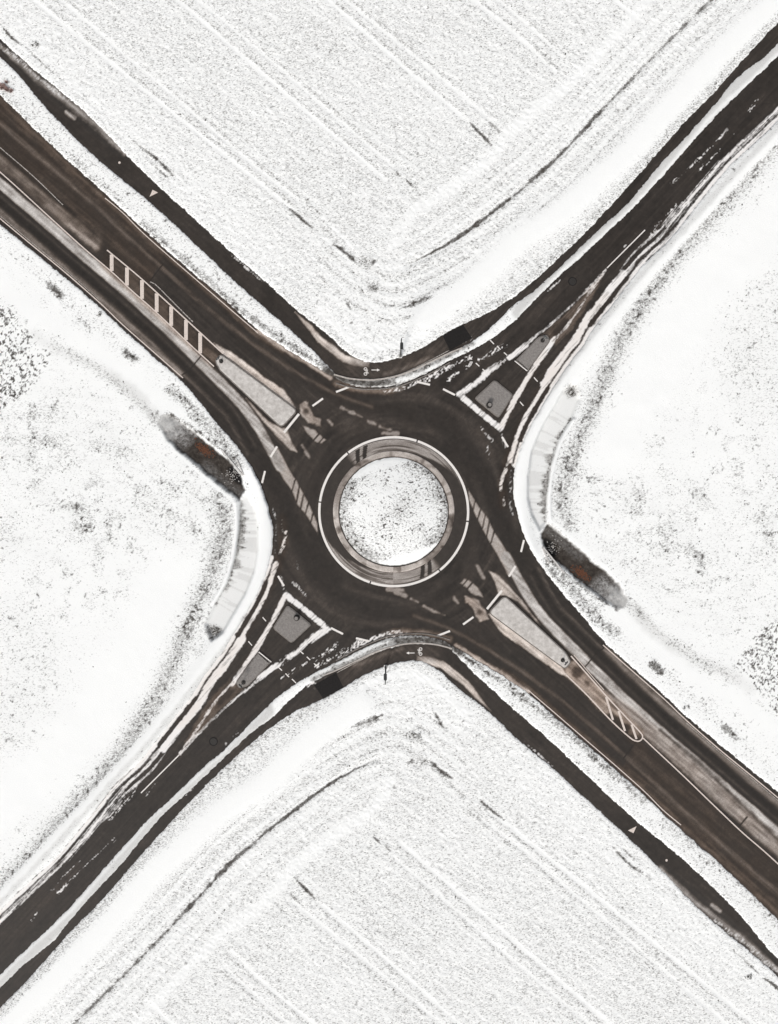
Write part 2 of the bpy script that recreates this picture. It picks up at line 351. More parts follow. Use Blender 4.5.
# ---------------------------------------------------------------- materials
def mat(name):
    m = bpy.data.materials.new(name); m.use_nodes = True
    nt = m.node_tree; b = nt.nodes['Principled BSDF']
    return m, nt, b
class NB:
    def __init__(s, nt): s.nt = nt; s.co = s.n('ShaderNodeTexCoord').outputs['Object']
    def n(s, t, **kw):
        x = s.nt.nodes.new(t)
        for k, v in kw.items(): setattr(x, k, v)
        return x
    def attr(s, a): return s.n('ShaderNodeAttribute', attribute_name=a).outputs['Fac']
    def noise(s, sc, det=3, rough=.6):
        x = s.n('ShaderNodeTexNoise'); x.inputs['Scale'].default_value = sc; x.inputs['Detail'].default_value = det; x.inputs['Roughness'].default_value = rough
        s.nt.links.new(s.co, x.inputs['Vector']); return x.outputs['Fac']
    def val(s, inp, v):
        if hasattr(v, 'is_linked') or hasattr(v, 'links'): s.nt.links.new(v, inp)
        else: inp.default_value = v
    def math(s, op, a, b=0.0, clamp=False):
        x = s.n('ShaderNodeMath', operation=op, use_clamp=clamp); s.val(x.inputs[0], a); s.val(x.inputs[1], b); return x.outputs[0]
    def rng(s, v, a, b, c=0.0, d=1.0):
        x = s.n('ShaderNodeMapRange'); x.interpolation_type = 'SMOOTHSTEP'; s.val(x.inputs['Value'], v)
        for k, q in zip(('From Min', 'From Max', 'To Min', 'To Max'), (a, b, c, d)): s.val(x.inputs[k], q)
        return x.outputs['Result']
    def mix(s, f, a, b):
        x = s.n('ShaderNodeMix', data_type='RGBA'); s.val(x.inputs[0], f)
        for i, v in ((6, a), (7, b)):
            if isinstance(v, tuple): x.inputs[i].default_value = (*v, 1)
            else: s.nt.links.new(v, x.inputs[i])
        return x.outputs[2]
    def ramp(s, v, stops):
        x = s.n('ShaderNodeValToRGB'); r = x.color_ramp
        while len(r.elements) < len(stops): r.elements.new(0.5)
        for e_, (p, c) in zip(r.elements, stops): e_.position = p; e_.color = (*c, 1)
        s.val(x.inputs[0], v); return x.outputs[0]
    def bump(s, h, st, dist):
        x = s.n('ShaderNodeBump'); x.inputs['Strength'].default_value = st; x.inputs['Distance'].default_value = dist
        s.nt.links.new(h, x.inputs['Height']); return x.outputs['Normal']
SNOW = (0.848, 0.852, 0.838); SOIL = (0.055, 0.048, 0.043)
def snow_material(name, has_mud):
    m, nt, b = mat(name); q = NB(nt)
    n1 = q.noise(9, 3); n2 = q.noise(30, 2)
    soil_ = q.math('ADD', q.attr('soil'), q.math('MULTIPLY', q.math('SUBTRACT', n1, 0.5), 0.9))
    soil_ = q.math('MULTIPLY', q.rng(soil_, 0.10, 0.95), q.rng(q.attr('soil'), 0.02, 0.25))
    thin = q.math('MULTIPLY', q.attr('thin'), q.rng(n2, 0.25, 0.7, 0.5, 1.35))
    c = q.mix(q.math('MULTIPLY', thin, 0.85, True), SNOW, (0.36, 0.35, 0.335))
    # stalks and crumbs of soil at the grain of the drilling: short ticks lying across the rows
    mp = q.n('ShaderNodeMapping'); mp.inputs['Rotation'].default_value = (0, 0, math.radians(-62)); mp.inputs['Scale'].default_value = (4.0, 9.0, 6)
    nt.links.new(q.co, mp.inputs['Vector'])
    tk = q.n('ShaderNodeTexNoise'); tk.inputs['Scale'].default_value = 1.0; tk.inputs['Detail'].default_value = 2.5; tk.inputs['Roughness'].default_value = .7
    nt.links.new(mp.outputs[0], tk.inputs['Vector'])
    thr = q.math('SUBTRACT', 0.645, q.math('MULTIPLY', q.attr('spk'), 0.41))
    tick = q.rng(q.math('SUBTRACT', tk.outputs['Fac'], thr), -0.02, 0.12)
    tick = q.math('MULTIPLY', tick, q.rng(q.noise(3.4, 3, .7), .30, .72, .26, .92))
    tick = q.math('MULTIPLY', tick, q.rng(q.attr('spk'), .005, .05))
    c = q.mix(tick, c, (.135, .128, .118))
    c = q.mix(soil_, c, q.ramp(n2, [(.3, (.03, .026, .023)), (.7, (.105, .095, .085))]))
    if has_mud:
        mudc = q.ramp(q.noise(2.2, 5, .7), [(.3, (.020, .016, .013)), (.55, (.048, .040, .034)), (.78, (.10, .088, .078))])
        mudc = q.mix(q.math('MULTIPLY', q.attr('lite'), q.rng(q.noise(3, 6, .8), .36, .66, .1, 1.5), True), mudc, (.42, .41, .40))
        mudc = q.mix(q.attr('black'), mudc, (.012, .011, .011))
        c = q.mix(q.attr('mud'), c, mudc)
    nt.links.new(c, b.inputs['Base Color'])
    b.inputs['Roughness'].default_value = 0.85; b.inputs['Specular IOR Level'].default_value = 0.15
    nt.links.new(q.bump(q.math('ADD', n1, q.math('MULTIPLY', n2, .4)), 0.5, 0.05), b.inputs['Normal'])
    return m
M_GROUND = snow_material('snowy_field', True)
M_MOUND = snow_material('snowy_mound', False)
ground = tag(link('ground', me, M_GROUND), 'snow covered farmland around the roundabout with tractor tracks and bare soil specks', 'ground', kind='structure')

# ================================================================ ROAD surface: tone (dry salt), warm (sand), film (snow)
T = 0.062+0.08*(fbm(X/30, Y/30, 111, 3)-0.5)+0.03*(wob2)
WM = np.full((NY, NX), 0.35, np.float32); F = np.zeros((NY, NX), np.float32)
# brown carriageway of the north-west and south-east arms
for P in ([(-60,75),(0,125),(83,197),(157,267),(218,320),(283,368)],):
    old = [(-60,30),(0,86),(33,118),(67,150),(100,180),(123,200),(168,246),(149,284),(95,238),(60,206),(0,152),(-60,104)]
    fill(T, old, 0.104, 1.0, 0.2); fill(WM, old, 0.85, 1.0, 0.2)
arm = [(-60,110),(0,163),(83,232),(157,297),(222,360),(282,420),(330,470)]
for P in (arm, mir(arm)):
    sl_, d, s_, u, L = seg_dist(smooth_line(P), 70)
    st = vn(s_/2.2+200, u/90, 121)*0.6+vn(s_/1.1+200, u/60, 122)*0.4-0.5
    T[sl_] += 0.10*st*(1-ss(40, 62, d))*ss(0.0, 60, L-u)
rr = np.hypot(X-393.5, Y-511.7); th = np.arctan2(Y-511.7, X-393.5)
ringm = ss(70, 78, rr)*(1-ss(118, 140, rr))
T += ringm*0.13*(vn(rr/2.4, th*7+60, 131)*.6+vn(rr/5.5, th*4+60, 132)*.6-0.55)
arm2 = [(393,512),(470,395),(560,290),(610,243),(690,157),(790,50),(838,0)]
for P in (arm2, mir(arm2)):
    sl_, d, s_, u, L = seg_dist(smooth_line(P), 60)
    T[sl_] += 0.045*(vn(s_/2.0+300, u/70, 141)-0.5)*(1-ss(30, 45, d))*ss(70, 130, u)
stroke(T, [(330,590),(380,570),(420,590)], 20, 0.07, 8, 0, k=.5)
# polished dark wheel path sweeping through the junction
stroke(T, [(300,372),(350,396),(400,410),(450,430),(485,470),(500,520),(530,570),(575,620)], 15, 0.035, 7, 0.2, k=.9)
# lighter sheen painted into the tone between the wheel paths, plus paler brown patches
stroke(T, [(372,402),(420,400),(455,412),(486,446),(500,486)], 5, .14, 3, .2, k=.7); stroke(T, [(345,408),(395,424),(440,436),(468,462),(484,500)], 4, .125, 3, .2, k=.6)
stroke(T, [(425,398),(452,388),(480,362),(520,325),(560,290)], 5, .12, 3, .2, k=.6); stroke(T, [(465,420),(480,438),(490,462)], 9, .12, 5, .3, k=.6)
stroke(T, [(312,432),(322,448),(312,480),(308,512)], 7, .115, 4, .3, k=.6)
stroke(T, [(340,440),(320,470),(310,510),(318,545),(340,580)], 8, 0.045, 4, 0.2, k=.7)
stroke(T, [(262,462),(286,505),(305,545),(335,582)], 13, 0.03, 5, 0.2, k=.9)
stroke(T, [(480,400),(500,372),(530,342),(575,292),(610,250),(700,152),(790,50)], 9, 0.04, 4, 0.2, k=.8)
# north-west arm wheel tracks
mid = [(-60,73),(0,124),(83,195),(157,263),(218,317),(272,357),(330,391),(372,407)]
stroke(T, mid, 3.2, 0.25, 2.2, 0.25, k=.75)
for o in (-7.5, 6.5): stroke(T, [(x+o*.66, y-o*.75) for x, y in mid], 6, .045, 3, .2, k=.6); stroke(WM, mid, 5, .6, 2, 0)
stroke(T, [(-60,66),(0,113),(50,154),(100,205),(157,252)], 3, 0.2, 2, .3, k=.5)
stroke(T, [(-60,98),(0,146),(60,202),(108,246),(150,280),(220,345)], 7, 0.06, 3, .3, k=.8)
pale = [(-60,131),(0,183.5),(50,226),(83,255),(117,284),(157,320),(190,352),(225,387),(242,405),(258,427),(272,452),(280,467)]
lane_ = pale[:9]+[(262,440)]
stroke(T, [(x-8.5, y+8.5) for x, y in lane_], 13, 0.055, 3, .3)
for o, w_, v in ((4.6, 2.2, .03), (6.8, 2.2, .12), (10.2, 6, .012), (13.2, 2, .10), (14.6, 2, .20)):
    stroke(T, [(x-o, y+o) for x, y in lane_], w_, v, 1.5, .3, k=.85)
b2 = [(-60,164),(0,213),(50,256),(100,299),(150,345),(180,374)]
stroke(T, b2, 5.5, 0.33, 2.2, .4, k=.9); stroke(WM, b2, 8, .4, 2, 0); stroke(T, [(x-3.5, y+4) for x, y in b2], 2, 0.06, 1, .2)
stroke(T, pale, 9.5, 0.58, 1.0, .35); stroke(WM, pale, 10, .12, 1, 0)
stroke(T, [(x+1.2, y-1) for x, y in pale[:10]], 1.2, 0.5, .8, .2, k=.6)
# broken end of the pale track, cut by skid marks
fill(T, [(271,456),(277,446),(290,471),(297,482),(305,497),(310,507),(317,523),(318,534),(307,516),(298,505),(292,491),(283,478)], .52, .7, .2)
for p in ([(295,480),(291.5,493)],[(299.5,486),(296.5,502)],[(303.5,495),(300.5,509)],[(308.5,503),(305,515)],[(313,513),(311,522)]):
    stroke(T, p, 1.3, .05, .6, .2)
stroke(T, [(x-2, y+2.5) for x, y in NWu[1:12]], 3.5, .19, 2, 1); stroke(WM, [(x-2, y+2.5) for x, y in NWu[1:12]], 7, 1, 3, 0)
# between the two centre lines
stroke(T, [(-60,110),(0,160),(40,194),(70,222),(95,244)], 12, 0.26, 5, 1.5, both=False); stroke(T, [(70,225),(83,236),(96,247)], 4.5, .42, 2.5, 1.5, both=False, k=.8)
stroke(T, [(-60,102),(0,151),(45,190),(75,215)], 3, .03, 1.6, .3, both=False)
stroke(WM, [(0,160),(100,246)], 16, .6, 4, 0, both=False)
for a, b_ in (((113,262),(124,278)),((128,276),(139,290)),((143,290),(154,303)),((158,303),(168,317)),((173,316),(183,331)),((188,330),(197,344)),((203,345),(214,356))):
    fill(T, [(a[0],a[1]-6),(b_[0],a[1]+2),(b_[0],b_[1]+6),(a[0],b_[1]-4)], .10+.06*random.random(), 1, .5, both=False); 
stroke(WM, [(110,262),(160,308),(215,358)], 18, .9, 3, 0, both=False)
stroke(T, [(205,352),(216,358)], 6, .22, 3, 1.5, both=False)
# south-east arm
sepale = [(572,672),(600,695),(650,732),(700,778),(742,816),(800,868)]
stroke(T, sepale, 14, .42, 2.5, .8, both=False); stroke(WM, sepale, 16, .45, 3, 0, both=False)
stroke(T, [(660,730),(700,764),(745,808),(780,842)], 3.5, .15, 2.5, 1.0, both=False)
stroke(T, [(572,668),(590,689),(606,707)], 13, .42, 2, 1.5, both=False); stroke(WM, [(568,664),(590,689),(635,735)], 18, 1.0, 2, 0, both=False)
blob(T, (577,672), 5, .14, 3, both=False); blob(T, (588,683), 3, .2, 2, both=False)
for c in ((613,706),(624,719),(635,731)): blob(T, c, 5, .3, 3, both=False)
# sand washed against the refuges
tan1 = [(214,343),(232,353),(250,366),(267,379),(282,388),(290,398),(297,409),(290,408),(270,394),(248,377),(228,360)]
fill(T, tan1, .66, 1.0, .5); fill(WM, tan1, .55, 2, 0)
tan2 = [(246,398),(256,409),(268,421),(281,428),(287,428),(291,440),(297,452),(290,450),(278,438),(262,420)]
fill(T, tan2, .58, 1.0, .4); fill(WM, tan2, .55, 2, 0)
tan3 = [(298,404),(306,401),(313,414),(321,420),(321,427),(309,423),(301,413)]
fill(T, tan3, .46, 1.2, 1.0, brk=None); fill(WM, tan3, .7, 2, 0); blob(T, (306,411), 2.5, .15, 2)
tan4 = [(303,426),(315,430),(326,440),(322,444),(315,442),(308,435)]
fill(T, tan4, .5, .8, .6); stroke(T, [(313,441),(319,434)], 1.6, .06, .6, 0); stroke(T, [(318,444),(323,438)], 1.2, .06, .6, 0)
for p, w in (([(302,445),(306,452),(309,457)],2.5),([(328,420),(332,425)],2.5),([(341,408),(352,412)],2),([(354,413),(362,417)],2.2),([(368,421),(375,424)],2.5),([(380,427),(390,430)],3),([(383,433),(398,434)],4)):
    stroke(T, p, w, .42, 1.2, 1.2)
# apron-side sand
stroke(T, [(336,384),(360,390),(385,391),(402,388)], 5, .33, 3, 1.2); stroke(WM, [(336,384),(360,390),(390,391)], 9, .9, 3, 0)
stroke(T, [(258,331),(285,350),(310,365),(330,378)], 3.5, .55, 1.5, .8); stroke(WM, [(258,331),(285,350),(330,378)], 6, .7, 2, 0)
# snow film on the north-east arm
D1 = [(850,45),(790,103),(765,127),(725,165),(690,207),(667,236),(643,258),(627,278),(608,302),(590,325),(580,343),(565,362),(548,388),(528,422),(520,440),(513,463)]
S1 = [(x-2.9, y-2.6) for x, y in D1]
stroke(F, S1[:5], 4.2, 1.0, 1.1, .4); stroke(F, S1[4:8], 2.8, .95, 1.1, .5)
rnd = random.Random(31)
for k in range(26):
    a = rnd.randint(1, 6); b_ = min(a+rnd.randint(1, 2), 8); o = rnd.uniform(1.2, 8.5) if a > 2 else rnd.uniform(.5, 4)
    t0, t1 = sorted((rnd.random(), rnd.random())); P0 = D1[a:b_+1]
    lerp = lambda t: tuple(np.array(P0[0])*(1-t)+np.array(P0[-1])*t) if len(P0) == 2 else None
    P1 = [lerp(t0*.5), lerp(.5+t1*.5)] if len(P0) == 2 else P0
    stroke(F, [(x-o, y-o*.9) for x, y in P1], rnd.uniform(.8, 1.8), rnd.uniform(.45, .95), .8, .35, taper=True)
stroke(F, [(x-1.2, y-1.1) for x, y in S1[7:13]], 8, 1.0, 1.3, .7); stroke(F, S1[11:], 5, .95, 1.3, .7)
stroke(WM, S1[8:], 12, .75, 3, 0)
side = [(x+2.1, y+2.1) for x, y in D1]
stroke(F, side, 6.2, .95, 1.2, .5); stroke(F, D1, 1.3, .25, .7, .5); stroke(F, [(x+3.4, y+3.4) for x, y in D1[:7]], 1.0, .35, .6, .4); stroke(F, D1[7:10], 4, 0, 1, .6); stroke(F, D1[12:15], 4.5, 0.05, 1, .6)
stroke(F, [(x-2.2, y-2) for x, y in D1[1:6]], 0.9, .1, .6, .4, k=.7)
for p, w, b_ in (([(728,130),(700,158),(671,184)],3,.6),([(756,102),(750,110)],4,.7),([(676,205),(660,222),(650,236)],3,.55),([(640,228),(625,246)],1.5,.75),([(735,133),(700,170)],1.5,.7),
                 ([(600,228),(585,243)],1.5,.6),([(560,280),(548,291)],2,.55),([(505,345),(485,357),(466,367),(448,380)],4,.62),([(470,357),(452,366),(425,383)],3,.5),([(447,366),(425,379),(400,389),(385,391)],4,.42),([(400,386),(380,389)],3,.5)):
    stroke(F, p, w, .8, 1.2, 1.2, brk=b_)
# white crust round the refuge kerbs of the north-east arm
stroke(F, [(459,394),(476,383),(488,372),(497,366)], 6, .9, 1.6, 1.0); stroke(F, [(463,398),(480,412),(500,428)], 6, .95, 1.0, .4); stroke(F, [(501,428),(512,405),(530,374),(545,352),(554,338)], 5, .95, 1.2, .6)
stroke(F, [(497,366),(505,360)], 6, .6, 1.5, 1.2, brk=.5); stroke(F, [(509,358),(520,350),(526,345)], 5.5, .95, 1, .5); stroke(F, [(526,345),(534,337),(542,331)], 3, .7, 1, .8)
stroke(WM, [(503,425),(512,405),(545,352)], 7, .7, 2, 0)
stroke(F, [(500,430),(503,437),(505,447)], 3, .5, 1.5, 1, brk=.4); stroke(F, [(481,428),(486,434),(492,440)], 3, .6, 1, 1, brk=.4); stroke(F, [(487,446),(489,460)], 3, .5, 1.5, 1, brk=.6)
tail = [(543,333),(570,309),(607,268),(592,298),(572,330),(556,345)]
stroke(F, [(553,341),(570,322),(588,295),(606,270)], 2.6, .72, 1, .6); stroke(F, [(543,331),(560,316),(584,293),(606,269)], 2.6, .75, 1, .5)
fill(T, tail, .2, 1.5, 1); fill(WM, tail, .8, 2, 0); stroke(T, [(555,332),(565,322)], 8, .08, 3, 1.2)
# slush beside the western / eastern lip
for p, w, v, b_ in (([(506,470),(502,480),(500,490)],4,.75,.25),([(513,448),(507,465)],2,.6,.3),([(504,492),(504,505)],3,.5,.6),([(511,470),(510,500),(513,515)],2,.5,.45)):
    stroke(F, p, w, v, 1, .8, brk=b_)
stroke(WM, [(512,445),(503,480),(503,505)], 9, 1.0, 3, 0)
# cycle path: grey melt water edge, sandy patch, repaired asphalt
stroke(T, [(-10,40),(20,63),(40,81),(70,104),(100,129),(125,153)], 5.5, .42, 2.8, 1.2); stroke(WM, [(-10,40),(40,81),(125,153)], 14, .1, 3, 0); stroke(F, [(-10,38),(14,56),(36,76),(70,102)], 4, .55, 2, 1.4, brk=.3); stroke(T, [(0,50),(30,80)], 2, .06, 1, 1)
stroke(F, [(135,160),(150,175),(164,186)], 3, .75, 1.2, 1.5, brk=.3); stroke(F, [(163,185),(183,203),(203,222),(218,236)], 2.4, .8, 1.2, 1.4, brk=.45); stroke(F, [(232,255),(250,271),(262,281)], 2, .7, 1, 1, brk=.3)
stroke(T, [(66,112),(74,118)], 4, .5, 1, .5)
tan5 = [(295,312),(312,326),(322,338),(333,345),(345,355),(369,363),(369,367),(355,366),(343,362),(330,352),(318,342)]
fill(T, tan5, .62, .8, .4); fill(WM, tan5, .55, 2, 0)
stroke(T, [(350,370),(380,372),(410,363),(440,348)], 14, .13, 5, .3, k=.8); stroke(WM, [(350,370),(440,348)], 20, .4, 5, 0)
stroke(T, [(385,374),(410,366),(432,357)], 4, .3, 2, .6, k=.6)
stroke(F, [(472,341),(490,331),(508,317)], 3, .8, 1.5, 1.6, brk=.4)
stroke(F, [(452,345),(462,342),(470,336)], 6, .45, 2, 1.2, brk=.72)
# construction joints
for a, b_ in (((150,281),(163,264)),((187,373),(201,356)),((182,375),(190,370))):
    stroke(T, [a, b_], 1.1, .02, .5, .1)
for a, b_ in (((737,829),(747,817)),):
    stroke(T, [a, b_], 1.6, .03, .5, .1, both=False)
arm_a, arm_b = X*.755+Y*.655, -X*.655+Y*.755          # along / across the north-west arm
nwse = 1-ss(-40, 40, -(X-393)*(Y-512)*.004*10)
ew = np.where((X-393)*(Y-512) > 0, vn(arm_a/26, arm_b/1.25, 151)*.6+vn(arm_a/9, arm_b/2.4, 152)*.4, vn(A_st/26, B_st/1.25, 153)*.6+vn(A_st/9, B_st/2.4, 154)*.4)-.5
ew *= ss(90, 150, rr)
T *= 1+1.0*ew+.26*(fbm(X/5, Y/5, 155, 3)-.5)+.22*(_w-.5)
T = T+.10*np.clip(fbm(X/3, Y/3, 157, 2)-.62, 0, 1)
F *= 1-.5*ss(.6, 1.0, 1-rk2)*(1-ss(.8, .92, F))
F *= 1-.42*ss(.52, .80, vn(A_st/22, B_st/.95, 161)*.7+.3*vn(A_st/7, B_st/1.6, 162))*ss(75, 120, rr)
F += .22*ss(.10, .5, F)*(_w-.5)
WM *= .75+.5*fbm(X/12, Y/12, 159, 2)
T = np.clip(T, 0.01, 1); WM = np.clip(WM, 0, 1); F = np.clip(F, 0, 1)

def grid_part(name, mask_v, z, attrs):
    cm = mask_v[1:, :-1] & mask_v[1:, 1:] & mask_v[:-1, 1:] & mask_v[:-1, :-1]
    Q = np.stack([idx[1:, :-1], idx[1:, 1:], idx[:-1, 1:], idx[:-1, :-1]], -1)[cm]
    used = np.unique(Q); mp = np.zeros(NX*NY, np.int64); mp[used] = np.arange(len(used))
    V = np.stack([xs, ys, np.full_like(xs, z)], -1).reshape(-1, 3)[used]
    return V, mp[Q], {k: v.ravel()[used] for k, v in attrs.items()}
def add_ext(V, Q, A, quads):
    """the carriageway runs on straight beyond the surveyed area"""
    n = len(V); ev = []; eq = []
    for a, b_ in quads:               # two edge points and the outward direction taken from the arm
        (p, p2), (q, q2) = a, b_
        def out(f, t): 
            dx, dy = t[0]-f[0], t[1]-f[1]; l = math.hypot(dx, dy); return (t[0]+dx/l*16000, t[1]+dy/l*16000)
        c = [W(p2, -.012), W(q2, -.012), W(out(q, q2), .6), W(out(p, p2), .6)]
        cr = (c[1][0]-c[0][0])*(c[2][1]-c[1][1])-(c[1][1]-c[0][1])*(c[2][0]-c[1][0])
        if cr < 0: c = c[::-1]
        eq.append([n+len(ev)+i for i in range(4)]); ev += c
    V = np.concatenate([V, np.array(ev, np.float32)]); Q = np.concatenate([Q, np.array(eq)])
    dv = dict(tone=.1, warm=.5, film=0)
    A = {k: np.concatenate([v, np.full(len(ev), dv[k], np.float32)]) for k, v in A.items()}
    return V, Q, A
nearR = (sdR < 7) & (sdR <= np.minimum(sdP, sdP2)+0.8)
near1 = (sdP < 6) & (sdP < sdR); near2 = (sdP2 < 6) & (sdP2 < sdR)
A0 = dict(tone=T, warm=WM, film=F)
V, Q, A = grid_part('road', nearR, 0.0, A0)
qd = [((NWu[1], NWu[0]), (NWl[1], NWl[0])), ((NEl[-2], NEl[-1]), (NEr[1], NEr[0]))]
qm = [tuple(tuple(mir(list(s))) for s in q) for q in qd]
V, Q, A = add_ext(V, Q, A, qd+qm)
m, nt, b = mat('winter_asphalt'); q = NB(nt)
n1 = q.noise(1.3, 5, .65); n2 = q.noise(14, 4, .7); n3 = q.noise(60, 2, .6)
tn = q.math('ADD', q.attr('tone'), q.math('MULTIPLY', q.math('SUBTRACT', n1, .5), .10))
tn = q.math('MULTIPLY', tn, q.rng(n2, .2, .8, .62, 1.4))
tn = q.math('MAXIMUM', tn, 0.0)
c = q.ramp(tn, [(0, (.017, .0150, .0135)), (.10, (.041, .0355, .0315)), (.2, (.085, .073, .064)), (.4, (.22, .20, .185)), (.62, (.43, .41, .39)), (1, (.80, .78, .76))])
wm = q.n('ShaderNodeMix', data_type='RGBA', blend_type='MULTIPLY'); q.val(wm.inputs[0], q.attr('warm')); nt.links.new(c, wm.inputs[6]); wm.inputs[7].default_value = (1.12, .95, .83, 1)
fm = q.math('ADD', q.attr('film'), q.math('MULTIPLY', q.math('SUBTRACT', n2, .5), .5))
fm = q.math('MULTIPLY', q.rng(fm, .12, .92), q.rng(q.attr('film'), .03, .3))
fc = q.mix(q.attr('warm'), (.80, .79, .78), (.72, .665, .62))
c = q.mix(fm, wm.outputs[2], fc)
nt.links.new(c, b.inputs['Base Color']); b.inputs['Specular IOR Level'].default_value = .2
nt.links.new(q.rng(q.attr('tone'), 0, .3, .62, .9), b.inputs['Roughness'])
nt.links.new(q.bump(q.math('ADD', n3, fm), .35, .02), b.inputs['Normal'])
M_ASPH = m
road = tag(link('road', np_mesh('road', V, Q, A), M_ASPH), 'dark wet asphalt roundabout with four arms crossing the snowy fields', 'road', kind='structure')
paths = []
for nm, lab, m_, seq in (('cycle_path', 'narrow dark asphalt cycle path north of the roundabout, cleared of snow', near1, 0), ('cycle_path', 'narrow dark asphalt cycle path south of the roundabout, cleared of snow', near2, 1)):
    V, Q, A = grid_part(nm, m_, 0.004, A0)
    qd = [((PATHu[1], PATHu[0]), (PATHl[-2], PATHl[-1])), ((PATHu[-2], PATHu[-1]), (PATHl[1], PATHl[0]))]
    if seq: qd = [tuple(tuple(mir(list(s))) for s in q_) for q_ in qd]
    V, Q, A = add_ext(V, Q, A, qd)
    paths.append(tag(link(nm, np_mesh(nm, V, Q, A), M_ASPH), lab, 'cycle path', kind='structure'))

# ---------------------------------------------------------------- simple materials
def plain(name, c0, c1, sc=6, rough=.8, bumpd=.01, metal=0.0):
    m, nt, b = mat(name); q = NB(nt)
    n = q.noise(sc, 5, .65)
    nt.links.new(q.ramp(n, [(.28, c0), (.72, c1)]), b.inputs['Base Color'])
    b.inputs['Roughness'].default_value = rough; b.inputs['Metallic'].default_value = metal; b.inputs['Specular IOR Level'].default_value = .25
    nt.links.new(q.bump(q.noise(sc*6, 3), .3, bumpd), b.inputs['Normal'])
    return m
def paint(name, c, wear, dirt):
    m, nt, b = mat(name); q = NB(nt)
    f = q.rng(q.noise(7, 5, .7), wear-.1, wear+.08)
    cc = q.mix(q.noise(2.5, 3), c, tuple(x*.82 for x in c))
    nt.links.new(q.mix(f, dirt, cc), b.inputs['Base Color']); b.inputs['Roughness'].default_value = .75
    return m
P_WHITE = paint('road_paint', (.78, .74, .70), .34, (.22, .19, .17))
P_BUFF = paint('worn_road_paint', (.68, .59, .53), .38, (.16, .13, .11))
P_FAINT = paint('faint_road_paint', (.50, .46, .42), .48, (.09, .08, .07))
M_KERB = plain('concrete_kerb', (.30, .27, .245), (.50, .46, .425), 3)
M_KERBD = plain('wet_kerb', (.10, .09, .08), (.24, .215, .195), 4)
M_SLUSH = plain('slush_cover', (.36, .335, .31), (.62, .59, .56), 2.2, .8, .03)
M_PAVE = plain('grey_paving', (.15, .138, .128), (.27, .25, .235), 5)
M_DARK = plain('dark_steel', (.02, .021, .021), (.045, .046, .045), 10, .5)
M_GALV = plain('galvanised_steel', (.12, .125, .12), (.20, .205, .20), 10, .5, .004, .2)
M_IRON = plain('cast_iron', (.018, .016, .015), (.04, .036, .033), 20, .7, .01)
M_CONC = plain('concrete', (.42, .40, .38), (.66, .64, .62), 4)
M_GLASS = plain('lamp_lens', (.35, .36, .36), (.45, .46, .46), 8, .3)
M_WEED = plain('dead_weed', (.03, .027, .02), (.11, .095, .07), 30, .9)
M_RUST = plain('russet_twigs', (.22, .14, .12), (.46, .34, .31), 14, .9)
M_LEAF = plain('fallen_leaves', (.045, .022, .014), (.17, .068, .036), 25, .9)
M_CLOD = plain('soil_clod', (.025, .022, .02), (.085, .076, .068), 8, .95)
M_BLUE = plain('sign_face', (.045, .05, .055), (.075, .08, .085), 8, .5)
M_PATCH = plain('repair_asphalt', (.008, .007, .007), (.018, .016, .015), 6, .9)

# ---------------------------------------------------------------- markings: thin sheets on the asphalt, parts of the road
MZ = [0.006]
def ribbon(name, pts, w, material, parent, z=None, sm=True, both=False):
    out = []
    for P in ([pts, mir(pts)] if both else [pts]):
        P = smooth_line(P) if sm else P
        A_ = np.array(P, float); t = np.gradient(A_, axis=0); t /= np.linalg.norm(t, axis=1)[:, None]+1e-9
        nrm = np.stack([-t[:, 1], t[:, 0]], 1)*w/2
        zz = MZ[0] if z is None else z
        Lp = [W(p, zz) for p in A_+nrm]; Rp = [W(p, zz) for p in A_-nrm]
        n = len(Lp); V = Lp+Rp
        Q = [(i, i+1, n+i+1, n+i) for i in range(n-1)]
        me = np_mesh(name, V, Q, smooth=False)
        out.append(link(name, me, material, parent))
    return out
def sheet(name, pts, material, parent, z=0.008):
    bm = bmesh.new(); f = bm.faces.new([bm.verts.new(W(p, z)) for p in pts]); bm.normal_update()
    if f.normal.z < 0: f.normal_flip()
    me = bpy.data.meshes.new(name); bm.to_mesh(me); bm.free()
    return link(name, me, material, parent)
def part_ring(name, c, r0, r1, a0, a1, material, parent, z=0.008, n=48):
    V = []; Q = []
    for i in range(n+1):
        a = a0+(a1-a0)*i/n
        V += [W((c[0]+r0*math.cos(a), c[1]+r0*math.sin(a)), z), W((c[0]+r1*math.cos(a), c[1]+r1*math.sin(a)), z)]
    for i in range(n): Q.append((2*i, 2*i+2, 2*i+3, 2*i+1))
    return link(name, np_mesh(name, V, Q, smooth=False), material, parent)
CC = (393.7, 511.7)
gaps = [math.atan2(y-CC[1], x-CC[0]) for x, y in ((319.3,502),(347.5,452.5),(417,441.3))]
gaps = sorted([g % (2*math.pi) for g in gaps]+[(g+math.pi) % (2*math.pi) for g in gaps])
for i, g in enumerate(gaps):
    g1 = gaps[(i+1) % 6]+(2*math.pi if i == 5 else 0)
    part_ring('ring_line', CC, 73.2, 75.6, g+.009, g1-.009, P_WHITE, road)
for a, b_ in (((312.5,406),(323,398.5)),((336,392),(349,387)),((417,381.8),(430,384.8)),((443,389),(455,395)),((502,437),(508,447)),((524,540),(521,552))):
    ribbon('entry_dash', [a, b_], 2.0, P_WHITE, road, both=True, sm=False)
ribbon('entry_dash', [(270.5,457),(277,446.5)], 2.2, P_WHITE, road, both=True, sm=False)
ribbon('give_way_bar', [(284,432.5),(299,414)], 2.4, P_WHITE, road, both=True, sm=False)
